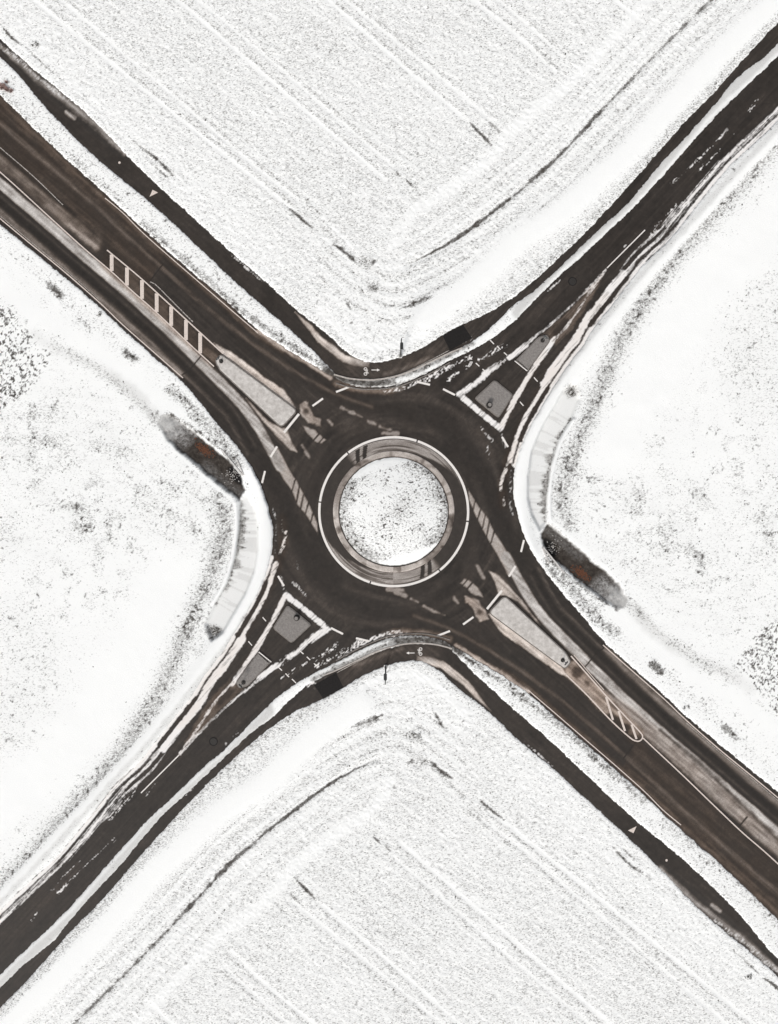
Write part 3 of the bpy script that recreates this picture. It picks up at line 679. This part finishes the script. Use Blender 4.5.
for a, b_ in (((490,340),(494,344)),((497,346),(500.5,349.5)),((504,352.5),(507.3,355.5)),((469,356.8),(472,359.5)),((475.8,363),(479.2,366.2)),((482.5,369),(486,372)),((534,377.5),(537.6,381.6)),((520,401.8),(523.4,405.8))):
    ribbon('crossing_dash', [a, b_], 1.0, P_WHITE, road, both=True, sm=False)
ribbon('edge_line', [(105,198),(123,213),(142,232),(170,257),(200,283),(230,309),(258,333)], 0.9, P_BUFF, road, both=True)
ribbon('edge_line', [(-60,168),(0,218.5),(33,246),(67,274),(100,303),(123,325),(157,355),(183,378)], 1.0, P_BUFF, road, both=True)
ribbon('edge_line', [(-60,165.5),(0,215.8),(33,243.6),(67,271.5),(100,300.4)], 0.5, P_FAINT, road, both=True)
ribbon('lane_line', [(-40,113),(0,147.5),(33,176),(63,205)], 0.8, P_FAINT, road)
ribbon('lane_line', [(150,282),(156,285),(170,299),(193,322)], 0.9, P_FAINT, road)
ribbon('lane_line', [(645,230),(628,247),(607,268)], 1.1, P_WHITE, road, both=True)
hi = [(107,250),(140,277.5),(173,307.5),(218,349),(227,356.5)]; lo = [(-60,122),(0,172),(50,217.5),(83,247.5),(113,273),(130,289),(157,313),(190,344.5),(214,366.5)]
ribbon('hatch_edge', hi, 1.25, P_BUFF, road); ribbon('hatch_edge', lo, 1.15, P_BUFF, road)
for x, y0, y1 in ((111.7,254.6,271),(127,267.5,285.5),(142,280.2,298.8),(156.7,293.4,312),(171.2,306.5,325.8),(186,320,340),(200.2,333,353.3)):
    ribbon('hatch_bar', [(x, y0), (x, y1)], 3.7, P_BUFF, road, sm=False, z=0.009)
ribbon('hatch_edge', [(571,656),(587,674),(605,694.5),(624,715),(640,732),(642.5,737),(640,740.7),(635,740.7),(628,736),(610,719.5),(586,694),(562,671)], 1.3, P_BUFF, road)
for a, b_ in (((606,697),(613,720)),((618.5,711),(625,731)),((631.5,724.5),(636.5,739))):
    ribbon('hatch_bar', [a, b_], 2.1, P_BUFF, road, sm=False, z=0.009)
ribbon('lane_line', [(643,738),(660,754),(685,777.5),(738,828.5),(765,852),(800,884)], 1.2, P_BUFF, road)
ribbon('lane_line', [(574,655),(590,674),(604,690)], 0.7, P_BUFF, road)
# raised stone kerb between the path and the roundabout
def kerb(name, pts, w, h, material, parent):
    for P in (pts,):
        P = smooth_line(P, 5); A_ = np.array(P, float); t = np.gradient(A_, axis=0); t /= np.linalg.norm(t, axis=1)[:, None]
        nrm = np.stack([-t[:, 1], t[:, 0]], 1)
        V = []; k = [(-.5, -.05), (-.5, h*.8), (-.38, h), (.38, h), (.5, h*.8), (.5, -.05)]
        for p, n_ in zip(A_, nrm):
            for o, z in k: V.append(W(p+n_*o*w, z))
        Q = []
        for i in range(len(A_)-1):
            for j in range(5): Q.append((i*6+j, i*6+j+1, i*6+6+j+1, i*6+6+j))
        me = np_mesh(name, V, Q, smooth=False)
        bm = bmesh.new(); bm.from_mesh(me); bmesh.ops.recalc_face_normals(bm, faces=bm.faces); bm.to_mesh(me); bm.free()
        link(name, me, material, parent)
kl = [(334,374.5),(350,378.6),(370,380),(390,377.6),(410,371.5),(430,362.2),(450,352.8),(462,348)]
for P in (kl, mir(kl)): kerb('kerb', P, 1.5, 0.13, M_KERB, road)
kl2 = [(336,383.2),(350,387.3),(365,389.4),(388,388.4),(405,384.3),(430,373.5),(450,362.5)]
for P in (kl2, mir(kl2)): kerb('kerb', P, 1.2, 0.10, M_KERBD, road)

# ---------------------------------------------------------------- cycle path markings
def bicycle(c, parent, flip):
    f = -1 if flip else 1
    g = lambda x, y: (c[0]+f*x, c[1]+f*y)
    bm = bmesh.new()
    def bar(a, b_, w=.55):
        a = np.array(g(*a)); b_ = np.array(g(*b_)); t = (b_-a)/np.linalg.norm(b_-a); n = np.array([-t[1], t[0]])*w/2
        bm.faces.new([bm.verts.new(W(p, .010)) for p in (a-n, b_-n, b_+n, a+n)])
    def rng_(cc, r0, r1):
        o = g(*cc); n = 20
        vi = [bm.verts.new(W((o[0]+r0*math.cos(i*2*math.pi/n), o[1]+r0*math.sin(i*2*math.pi/n)), .010)) for i in range(n)]
        vo = [bm.verts.new(W((o[0]+r1*math.cos(i*2*math.pi/n), o[1]+r1*math.sin(i*2*math.pi/n)), .010)) for i in range(n)]
        for i in range(n): bm.faces.new([vi[i], vi[(i+1) % n], vo[(i+1) % n], vo[i]])
    rng_((0, -2.4), 1.1, 1.75); rng_((0, 2.4), 1.1, 1.75)     # wheels one above the other: the symbol faces along the path's right
    bar((0, -2.4), (1.9, -1.3)); bar((1.9, -1.3), (.5, .1)); bar((.5, .1), (1.9, 1.4)); bar((1.9, -1.3), (1.9, 1.4)); bar((0, 2.4), (2.9, 1.2)); bar((.5, .1), (0, -2.4)); bar((1.9, -1.3), (2.6, -1.6)); bar((2.9, 1.2), (2.9, 2.0))
    me = bm_mesh('bicycle_symbol', bm)
    for p in me.polygons: p.use_smooth = False
    link('bicycle_symbol', me, P_WHITE, parent)
for i, pth in enumerate(paths):
    fl = (lambda P: mir(P)) if i else (lambda P: P)
    bicycle(fl([(365.5,371.5)])[0], pth, bool(i))
    sheet('arrow_marking', fl([(371.5,369.6),(377,369.6),(377,368.6),(379.8,370),(377,371.4),(377,370.4),(371.5,370.4)]), P_WHITE, pth, .012)
    sheet('give_way_triangle', fl([(149.5,196.8),(152.6,189.8),(158,192.6)]), P_BUFF, pth, .012)
    sheet('asphalt_patch', fl([(442.5,335.5),(463,324.8),(472,338),(450,350.5)]), M_PATCH, pth, .010)
    c = fl([(119.5,162.7)])[0]
    part_ring('marking_dot', c, 0.05, 1.2, 0, 2*math.pi, P_BUFF, pth, .012, 16)
    ribbon('edge_line', fl([(395,376.2),(412,369.4),(432,359.4),(449,350.4)]), .7, P_FAINT, pth, z=.011)

# ================================================================ traffic islands
def rounded(pts, r, n=6):
    out = []; N = len(pts)
    for i in range(N):
        p0, p, p1 = (np.array(pts[j % N], float) for j in (i-1, i, i+1))
        rr_ = r[i] if isinstance(r, (list, tuple)) else r
        a = p+(p0-p)/np.linalg.norm(p0-p)*rr_; b_ = p+(p1-p)/np.linalg.norm(p1-p)*rr_
        for k in range(n+1):
            t = k/n; out.append(tuple((1-t)**2*a+2*t*(1-t)*p+t*t*b_))
    return out
def inset(pts, d):
    A_ = np.array(pts, float); t = np.roll(A_, -1, 0)-np.roll(A_, 1, 0); t /= np.linalg.norm(t, axis=1)[:, None]
    n = np.stack([-t[:, 1], t[:, 0]], 1)
    ar = 0.5*np.sum(A_[:, 0]*np.roll(A_[:, 1], -1)-np.roll(A_[:, 0], -1)*A_[:, 1])
    if ar < 0: n = -n
    return [tuple(p) for p in A_+n*d]
def prism(name, loops, material, parent, smooth=False, top_noise=0.0):
    """stack of (outline, z) loops closed by a top face"""
    bm = bmesh.new(); R = []
    for pts, z in loops: R.append([bm.verts.new(W(p, z)) for p in pts])
    for a, b_ in zip(R[:-1], R[1:]):
        n = len(a)
        for i in range(n): bm.faces.new([a[i], a[(i+1) % n], b_[(i+1) % n], b_[i]])
    bm.faces.new(R[-1])
    return link(name, bm_mesh(name, bm), material, parent)
def band(name, loops, material, parent):
    bm = bmesh.new(); R = []
    for pts, z in loops: R.append([bm.verts.new(W(p, z)) for p in pts])
    for a, b_ in zip(R[:-1], R[1:]):
        n = len(a)
        for i in range(n): bm.faces.new([a[i], a[(i+1) % n], b_[(i+1) % n], b_[i]])
    return link(name, bm_mesh(name, bm), material, parent)
def island(pts, rad, label, kerb_m, top_m, top_name, kw=1.3, h=.13):
    c = np.mean(np.array(pts), 0)
    e_ = empty('traffic_island', W(c), label, 'traffic island', 'raised traffic islands in the four arms')
    P = rounded(pts, rad)
    i1 = inset(P, .25); i2 = inset(P, kw)
    band('kerb', [(P, -.02), (P, h*.75), (i1, h), (i2, h), (inset(P, kw+.1), h-.02)], kerb_m, e_)
    prism(top_name, [(inset(P, kw+.05), h-.03), (inset(P, kw+.3), h+.025), (inset(P, kw+.7), h+.04)], top_m, e_)
    return e_
long_i = [(214.5,361),(221,353.5),(229,359),(298.5,410.5),(281.5,428.5),(220,371)]
lr = [3.5, 3.5, 2, 6, 6, 2]
isl_nw = island(long_i, lr, 'long pale slush covered island in the north west arm, beside the barred hatching', M_KERBD, M_SLUSH, 'slush_cover', 1.0)
isl_se = island(mir(long_i), lr, 'long pale slush covered island in the south east arm, beside the three slanting bars', M_KERBD, M_SLUSH, 'slush_cover', 1.0)
padA = [(474,398.5),(494.5,379.5),(513.5,395),(498.5,418.5)]
padB = [(515.5,360.5),(538,337),(547,334.5),(550.5,341),(527.5,371.5)]
isl = {}
for f, nm in ((lambda P: P, 'north east'), (mir, 'south west')):
    isl[nm] = [island(f(padA), 3.2, 'grey four sided island at the mouth of the %s arm with a round bollard' % nm, M_KERBD, M_PAVE, 'paving', .8, .12),
               island(f(padB), [1, 3.5, 3, 3, 1], 'grey tapering island with a rounded outer tip in the %s arm' % nm, M_KERBD, M_PAVE, 'paving', .8, .12)]
    ribbon('island_line', f([(514.5,361.2),(527,371.3)]), 1.0, P_WHITE, isl[nm][1], z=.185, sm=False)

# ================================================================ central island
ci = empty('central_island', W(CC), 'round snow covered island in the middle of the roundabout with a pale stone rim', 'roundabout island')
nt_ = 360; rads = [60.5, 61.5, 63, 65, 67, 69, 71, 72.6, 72.8]
an = np.linspace(0, 2*math.pi, nt_, endpoint=False)
def polar(rads, zf):
    V = []; 
    for r_ in rads: V.append(np.stack([(CC[0]+r_*np.cos(an)-CX)*S, (CY-CC[1]-r_*np.sin(an))*S, np.full(nt_, zf(r_))], 1))
    V = np.concatenate(V); Q = []
    i = np.arange(nt_); j = (i+1) % nt_
    for k in range(len(rads)-1): Q.append(np.stack([k*nt_+i, (k+1)*nt_+i, (k+1)*nt_+j, k*nt_+j], 1))
    Q = np.concatenate(Q)
    return V, Q
fine = list(np.linspace(60.6, 72.6, 26))+[72.9]
V, Q = polar(fine, lambda r_: -.01 if r_ > 72.7 else .075-.035*(r_-60.6)/12)
px = V[:, 0]/S+CX; py = CY-V[:, 1]/S; R_ = np.hypot(px-CC[0], py-CC[1]); TH = np.degrees(np.arctan2(px-CC[0], CC[1]-py))   # clockwise from north
THs = np.where(TH < -90, TH+180, np.where(TH > 90, TH-180, TH))    # point symmetric
flipm = (np.abs(TH) > 90)
nz = fbm(TH/14+40, R_/3.2, 201, 3)
stn = np.full(len(V), .09)
lim = 60.5+12.3*np.clip(1-(np.clip(THs-8, 0, 80)/62.)**1.2*0.0, 0, 1)
outer = ss(-42, -36, THs)*(1-ss(58, 84, THs))
inner_cut = 61+ss(8, 80, THs)*12                                    # the pale wedge thins out towards the rim
tn_ = outer*ss(inner_cut-1.5, inner_cut+1.0, R_+3*(nz-.5))
stn += tn_*(.35+.30*(nz-.5)); stn -= ss(.60, .66, fbm(TH/40+9, R_/1.4, 211, 2))*tn_*.22
for a0 in (-33, -26): stn = np.where((np.abs(THs-a0-(R_-66)*.5) < 2.0) & (R_ < 72), .06, stn)
stn = np.clip(stn, .03, 1)
link('apron', np_mesh('apron', V, Q, dict(tone=stn, warm=np.full(len(V), .2), film=np.zeros(len(V)))), M_ASPH, ci)
V, Q = polar([60.75, 60.7, 60.4, 59.5, 57.5, 55.6, 54.6, 54.2], lambda r_: {60.75: -.01, 60.7: .1, 60.4: .125}.get(r_, .13 if r_ > 54.3 else .0))
px = V[:, 0]/S+CX; py = CY-V[:, 1]/S; TH = np.degrees(np.arctan2(px-CC[0], CC[1]-py)); R_ = np.hypot(px-CC[0], py-CC[1])
kt = .60+.16*(fbm(TH/9+50, R_/3, 221, 3)-.5)*2-.25*ss(.55, .75, fbm(TH/6+80, R_/9, 225, 2))
kt = np.where(R_ < 55, .06, kt)
kt -= .20*(1-ss(22, 34, np.abs((TH+180+58+360) % 180-90)*0+np.abs(((TH+58+90) % 180)-90)))   # wetter quarter
link('kerb_ring', np_mesh('kerb_ring', V, Q, dict(tone=np.clip(kt, .05, 1), warm=np.full(len(V), .35), film=np.zeros(len(V)))), M_ASPH, ci)
rs = list(np.linspace(0.3, 53.4, 120))+[54.0, 54.3]
V, Q = polar(rs, lambda r_: 0)
px = V[:, 0]/S+CX; py = CY-V[:, 1]/S; R_ = np.hypot(px-CC[0], py-CC[1])
rag = 1.2*(fbm(px/5, py/5, 231, 2)-.5)
V[:, 2] = .06+.55*np.clip(1-(R_/55)**2, 0, 1)+.05*(fbm(px/9, py/9, 233, 3)-.5)+.05*ss(54.5, 51, R_+rag)
f1 = fbm(px/1.9, py/1.9, 235, 2, .7); f1 = rank(f1)
dn = .12*np.clip(.3+1.6*fbm(px/16, py/16, 241, 2)-.3, 0, 2)+.14*ss(38, 52, R_)
for s_ in (1, -1):                     # two smooth drifts at the rim
    dn *= 1-ss(.76, .84, s_*((px-CC[0])*-.30+(py-CC[1])*-.954)/54+.05*(fbm(px/6, py/6, 247, 2)-.5))
sm_ = ss(1-dn*.8-.07, 1-dn*.8+.08, f1)*.9
sm_ = np.maximum(sm_, .8*ss(53.2, 54.6, R_+rag*1.8))
V = np.concatenate([V, [[W(CC)[0], W(CC)[1], .61]]]); n = len(V)-1
Qc = [(n, i, (i+1) % nt_, (i+1) % nt_) for i in range(nt_)]
me = np_mesh('snow_cap', V, Q, dict(spk=np.append(dn*2.6+.04, .1), soil=np.append(sm_, 0), thin=np.append(.02+.05*(fbm(px/8, py/8, 245, 2)), .02)))
link('snow_cap', me, M_MOUND, ci)

# ================================================================ street furniture
def cyl(bm, p, q, r0, r1, n=12, cap=True):
    p = np.array(p, float); q = np.array(q, float); t = (q-p)/np.linalg.norm(q-p)
    a = np.cross(t, (0, 0, 1) if abs(t[2]) < .9 else (1, 0, 0)); a /= np.linalg.norm(a); b_ = np.cross(t, a)
    r = []
    for c, rad in ((p, r0), (q, r1)):
        r.append([bm.verts.new(c+rad*(a*math.cos(2*math.pi*i/n)+b_*math.sin(2*math.pi*i/n))) for i in range(n)])
    for i in range(n): bm.faces.new([r[0][i], r[0][(i+1) % n], r[1][(i+1) % n], r[1][i]])
    if cap: bm.faces.new(r[0][::-1]); bm.faces.new(r[1])
def box(bm, c, sx, sy, sz, rz=0.0, bev=0.0):
    g = bmesh.ops.create_cube(bm, size=1)['verts']
    cs, sn = math.cos(rz), math.sin(rz)
    for v in g:
        x, y, z = v.co.x*sx, v.co.y*sy, v.co.z*sz
        v.co = (c[0]+x*cs-y*sn, c[1]+x*sn+y*cs, c[2]+z)
    if bev:
        es = list({e for v in g for e in v.link_edges})
        bmesh.ops.bevel(bm, geom=es, offset=bev, segments=2, affect='EDGES')
def local(name, bm, material, parent, smooth=False):
    o = bpy.data.objects.new(name, bm_mesh(name, bm, smooth)); C.objects.link(o); o.data.materials.append(material); o.parent = parent; return o
def copy_tree(o, parent=None):
    c = o.copy(); C.objects.link(c); c.parent = parent
    for ch in list(o.children): copy_tree(ch, c)
    return c
g0 = 'tall street lamps beside the cycle paths'
lamp = empty('street_lamp', W((400.3,356.5), .05), 'slender dark street lamp in the snow north of the roundabout, beside the path', 'street lamp', g0)
bm = bmesh.new(); cyl(bm, (0,0,0), (0,0,.9), .13, .13); cyl(bm, (0,0,.9), (0,0,9.2), .10, .065); local('pole', bm, M_GALV, lamp, True)
bm = bmesh.new(); box(bm, (0,0,.02), .42, .42, .12, 0, .02); local('base_plate', bm, M_CONC, lamp)
bm = bmesh.new(); cyl(bm, (0,0,9.15), (0,-.25,9.45), .06, .05); cyl(bm, (0,-.25,9.45), (0,-.55,9.5), .05, .045); local('arm', bm, M_GALV, lamp, True)
bm = bmesh.new(); box(bm, (0,-.85,9.52), .34, .75, .13, 0, .05); hd = local('lamp_head', bm, M_DARK, lamp)
bm = bmesh.new(); box(bm, (0,-.87,9.445), .22, .5, .03, 0, .01); local('lens', bm, M_GLASS, hd)
l2 = copy_tree(lamp); l2.location = W((MX-400.3, MY-356.5), .05); l2.rotation_euler[2] = math.pi
l2['label'] = 'slender dark street lamp in the snow south of the roundabout, beside the path'

mh = empty('manhole_cover', W((572.5,281.5), .004), 'round black manhole cover in the north east carriageway', 'manhole cover', 'manhole covers in the carriageways')
bm = bmesh.new(); cyl(bm, (0,0,0), (0,0,.012), .42, .41, 28); local('lid', bm, M_IRON, mh)
bm = bmesh.new()
for i in range(28):
    a, b_ = i*2*math.pi/28, (i+1)*2*math.pi/28
    P = [(.43*math.cos(a), .43*math.sin(a)), (.43*math.cos(b_), .43*math.sin(b_)), (.52*math.cos(b_), .52*math.sin(b_)), (.52*math.cos(a), .52*math.sin(a))]
    bm.faces.new([bm.verts.new((x, y, .014)) for x, y in P])
bmesh.ops.remove_doubles(bm, verts=bm.verts, dist=.001); local('rim', bm, M_PATCH, mh)
m2 = copy_tree(mh); m2.location = W((MX-572.5, MY-281.5), .004); m2['label'] = 'round black manhole cover in the south west carriageway'

bo = empty('bollard', W((489.0,405.5), .165), 'short round bollard with dark collar on the north east island near the roundabout', 'bollard', 'round bollards on the paved islands')
bm = bmesh.new(); cyl(bm, (0,0,0), (0,0,.12), .37, .37, 24); cyl(bm, (0,0,.12), (0,0,.62), .30, .28, 24); local('post', bm, M_IRON, bo)
bm = bmesh.new(); cyl(bm, (0,0,.62), (0,0,.66), .22, .20, 24); local('cap', bm, M_PAVE, bo)
b2_ = copy_tree(bo); b2_.location = W((MX-489.0, MY-405.5), .165); b2_['label'] = 'short round bollard with dark collar on the south west island near the roundabout'

def sign_at(p, ang, label, first=[None]):
    if first[0] is None:
        e_ = empty('traffic_sign', (0,0,0), label, 'traffic sign', 'round signs on the tips of the islands')
        bm = bmesh.new(); cyl(bm, (0,0,0), (0,0,.08), .26, .24, 16); local('foot', bm, M_IRON, e_)
        bm = bmesh.new(); cyl(bm, (0,0,.08), (0,0,1.9), .045, .045, 10); local('post', bm, M_GALV, e_, True)
        bm = bmesh.new(); cyl(bm, (.05,0,1.55), (.075,0,1.55), .31, .31, 24); local('disc', bm, M_BLUE, e_)
        first[0] = e_
    else: e_ = copy_tree(first[0])
    e_.location = W(p, .17); e_.rotation_euler[2] = ang; e_['label'] = label
sign_at((221.5,361.5), math.radians(140), 'small sign post on the outer tip of the long north west island')
sign_at((562.5,660), math.radians(-40), 'small sign post on the outer tip of the long south east island')
sign_at((542.3,340.8), math.radians(45), 'small sign post on the rounded tip of the north east island')
sign_at((MX-542.3,MY-340.8), math.radians(225), 'small sign post on the rounded tip of the south west island')

# culvert headwall at the end of the ditch: low concrete wings and a trash rack
def headwall(f, lab):
    c = f([(240,474)])[0]
    e_ = empty('culvert_headwall', W(c), lab, 'culvert', 'culvert headwalls at the ditch ends')
    def wall(name, a, b_, th, z0, z1):
        a, b_ = f([a])[0], f([b_])[0]
        A_, B_ = np.array(W(a)), np.array(W(b_)); d = B_-A_; L = np.linalg.norm(d); bm = bmesh.new()
        mid_ = (A_+B_)/2; box(bm, (mid_[0], mid_[1], (z0+z1)/2), L, th, z1-z0, math.atan2(d[1], d[0]), .02)
        link(name, bm_mesh(name, bm), M_CONC, e_)
    wall('wing_wall', (222,450), (243,475.5), .17, -.7, .20)
    wall('wing_wall', (237,459.5), (243.8,475.2), .15, -.5, .22)
    bm = bmesh.new()
    for k in range(8):
        t = k/7; p = f([(229+t*9, 468.5+t*11)])[0]; p2 = f([(235+t*9, 465.5+t*11)])[0]
        cyl(bm, W(p, -.62), W(p2, -.42), .035, .035, 6)
    link('trash_rack', bm_mesh('trash_rack', bm), M_IRON, e_)
headwall(lambda P: P, 'low concrete culvert wings with a black rack at the end of the western ditch')
headwall(mir, 'low concrete culvert wings with a black rack at the end of the eastern ditch')

# ================================================================ vegetation and soil
zi = lambda p: float(Z[int(np.clip(p[1]+M, 0, NY-1)), int(np.clip(p[0]+M, 0, NX-1))])
def tuft(name, p, rad, n, h, material, label, cat, group, lean=1.0, seed=1):
    rnd = random.Random(seed)
    e_ = empty(name, W(p, zi(p)-.01), label, cat, group)
    cl = [(rnd.gauss(0, rad*.55), rnd.gauss(0, rad*.45), rnd.uniform(.25, .6)*rad) for _ in range(6)]
    for pn, frac, hh in (('stems', .55, h), ('dead_leaves', .45, h*.55)):
        bm = bmesh.new()
        for i in range(int(n*frac)):
            a = rnd.random()*2*math.pi; k_ = rnd.choice(cl); r = k_[2]*rnd.random(); x, y = k_[0]+r*math.cos(a), k_[1]+r*math.sin(a)
            l = hh*(.4+.6*rnd.random()); a2 = a+rnd.uniform(-1, 1); sp = lean*rnd.uniform(.2, .9)
            wdt = .018 if pn == 'stems' else .05
            dx, dy = math.cos(a2), math.sin(a2); nx, ny = -dy*wdt, dx*wdt
            pts = [(0, 0), (.5*sp*l, .55*l), (sp*l, .8*l*(1-.3*sp))]
            pr = None
            for k, (o, z) in enumerate(pts):
                w_ = (1, .8, .2)[k]
                v = [bm.verts.new((x+dx*o+nx*w_, y+dy*o+ny*w_, z)), bm.verts.new((x+dx*o-nx*w_, y+dy*o-ny*w_, z))]
                if pr: bm.faces.new([pr[0], pr[1], v[1], v[0]])
                pr = v
        tag(local(pn, bm, material, e_), kind='stuff')
    return e_
gw = 'dark weed clumps in the snow'
for i, (p, r_, n, lab) in enumerate((
    ((37.5,47), .42, 130, 'dark weed clump alone in the snow above the north west cycle path'),
    ((748.5,976), .42, 130, 'dark weed clump alone in the snow below the south east cycle path'),
    ((100,315), .36, 110, 'small dark weed clump between the north west road edge and the speckled verge'),
    ((686,708), .36, 110, 'small dark weed clump between the south east road edge and the speckled verge'),
    ((134,357.5), .62, 90, 'wide low weed clump on the verge, above the western ditch'),
    ((652,665.5), .62, 90, 'wide low weed clump on the verge, below the eastern ditch'),
    ((371.5,287), .95, 190, 'largest dark weed clump, at the corner of the north field above the street lamp'),
    ((414.5,736), .95, 190, 'largest dark weed clump, at the corner of the south field below the street lamp'),
    ((364,262), .6, 70, 'thin weed clump at the end of a dark rut in the north field corner'),
    ((422,761), .6, 70, 'thin weed clump at the end of a dark rut in the south field corner'),
    ((214,632), .85, 150, 'weed clump at the southern end of the icy western channel'),
    ((572,391), .85, 150, 'weed clump at the northern end of the icy eastern channel'))):
    tuft('weed_clump', p, r_, int(n*.45), .30, M_WEED, lab, 'weeds', gw, 1.0, 40+i)
for i, (p, lab) in enumerate((((3.2,86.8), 'round russet dwarf shrub on the snowy verge, nearer the left edge of two'), ((8,91.2), 'round russet dwarf shrub on the snowy verge, the one nearer the road of two'))):
    tuft('dwarf_shrub', p, .42, 420, .55, M_RUST, lab, 'shrub', 'two russet dwarf shrubs beside the north west road', .6, 70+i)

def scatter(name, pts_px, size, material, label, cat, flat=.45, lift=0.0, seed=3, zf=None):
    """many small irregular lumps in one mesh: five-sided bipyramids"""
    rs = np.random.RandomState(seed); n = len(pts_px); k = 5
    p = np.asarray(pts_px, np.float32)
    ci_ = np.clip(np.round(p[:, 0]+M).astype(int), 0, NX-1); ri = np.clip(np.round(p[:, 1]+M).astype(int), 0, NY-1)
    base = np.stack([(p[:, 0]-CX)*S, (CY-p[:, 1])*S, Z[ri, ci_]+lift], 1)
    sz = size[:, None] if np.ndim(size) else np.full((n, 1), size)
    a0 = rs.rand(n, 1)*6.28; a = a0+np.arange(k)[None, :]*6.283/k+rs.uniform(-.35, .35, (n, k))
    rad = sz*rs.uniform(.55, 1.25, (n, k)); el = rs.uniform(.7, 1.7, (n, 1)); rot = rs.rand(n, 1)*3.14
    lx = rad*np.cos(a)*el; ly = rad*np.sin(a)/el
    vx = lx*np.cos(rot)-ly*np.sin(rot); vy = lx*np.sin(rot)+ly*np.cos(rot)
    ring = np.stack([vx, vy, sz*flat*rs.uniform(-.1, .35, (n, k))], -1)+base[:, None, :]
    top = base+np.stack([rs.uniform(-.3, .3, n)*sz[:, 0], rs.uniform(-.3, .3, n)*sz[:, 0], sz[:, 0]*flat*rs.uniform(.6, 1.2, n)], 1)
    bot = base-np.array([0, 0, .06])
    V = np.concatenate([ring, top[:, None], bot[:, None]], 1).reshape(-1, 3)
    o = (np.arange(n)*(k+2))[:, None]
    T_ = []
    for i in range(k):
        j = (i+1) % k
        T_.append(np.concatenate([o+i, o+j, o+k], 1)); T_.append(np.concatenate([o+j, o+i, o+k+1], 1))
    return tag(link(name, np_mesh(name, V, np.concatenate(T_), smooth=False), material), label, cat, kind='stuff')
rs = np.random.RandomState(5)
pr = np.clip(D, 0, 1)**1.15*(soil_n > .45)*(e > .8)*(mud < .3)
pr *= 0.085-0.045*mN*(D < .4)
hit = rs.rand(NY, NX) < pr
P = np.stack([X[hit], Y[hit]], 1)+rs.uniform(-.5, .5, (hit.sum(), 2))
sz = .025+.060*rs.rand(len(P))**2.5+.05*(D[hit] > .4)*rs.rand(len(P))+.03*(D[hit] > .12)*(mN[hit] < .5)*rs.rand(len(P))
scatter('soil_clods', P, sz, M_CLOD, 'dark soil clods and stubble poking through the snow all over the fields', 'soil clods')
# leaves and sticks lying in the ditch
def in_ditch(n, c, sx, sy, seed):
    r_ = np.random.RandomState(seed); u = r_.randn(n)*sx; v = r_.randn(n)*sy
    p = np.stack([c[0]+u*.77-v*.64, c[1]+u*.64+v*.77], 1)
    return np.concatenate([p, np.stack([MX-p[:, 0], MY-p[:, 1]], 1)])
P = in_ditch(150, (204,449.5), 4.6, 2.2, 8)
scatter('fallen_leaves', P, .05+.08*np.random.RandomState(9).rand(len(P)), M_LEAF, 'rust brown leaves lying in the two dark ditches', 'leaves', .25, .02, 12)
P = in_ditch(70, (233,474), 4, 4, 18)
scatter('frost_lumps', P, .03+.05*np.random.RandomState(19).rand(len(P)), M_SLUSH, 'little lumps of old snow lying in the dark ditch ends', 'snow lumps', .5, .03, 22)

# ================================================================ camera, sky, light
cam = bpy.data.cameras.new('camera'); co = bpy.data.objects.new('camera', cam); C.objects.link(co)
co.location = (0, 0, CAM_H); co.rotation_euler = (0, 0, 0)
cam.sensor_fit = 'VERTICAL'; cam.sensor_height = 24; cam.lens = 12/((512*S)/CAM_H)
cam.clip_end = 6000; scene.camera = co
w = bpy.data.worlds.new('World'); scene.world = w; w.use_nodes = True
nt = w.node_tree; sky = nt.nodes.new('ShaderNodeTexSky'); sky.sky_type = 'NISHITA'; sky.sun_disc = False
EL, AZ = math.radians(42), math.radians(200)
sky.sun_elevation = EL; sky.sun_rotation = AZ; sky.dust_density = 3.0; sky.air_density = 1.0
hs = nt.nodes.new('ShaderNodeHueSaturation'); hs.inputs['Saturation'].default_value = .22
nt.links.new(sky.outputs[0], hs.inputs['Color']); nt.links.new(hs.outputs[0], nt.nodes['Background'].inputs['Color'])
nt.nodes['Background'].inputs['Strength'].default_value = .12
sun = bpy.data.lights.new('sun', 'SUN'); sun.energy = 1.5; sun.angle = math.radians(10); sun.color = (1, .965, .92)
so = bpy.data.objects.new('sun', sun); C.objects.link(so)
# sun_rotation is measured clockwise from +Y
dirv = np.array([math.sin(AZ)*math.cos(EL), math.cos(AZ)*math.cos(EL), math.sin(EL)])
from mathutils import Vector
so.rotation_euler = Vector(dirv).to_track_quat('Z', 'Y').to_euler()
so.location = tuple(dirv*200)
vs = scene.view_settings; scene.display_settings.display_device = 'sRGB'
vs.view_transform = 'Standard'; vs.look = 'None'; vs.exposure = 0.35; vs.gamma = 1; vs.use_curve_mapping = False
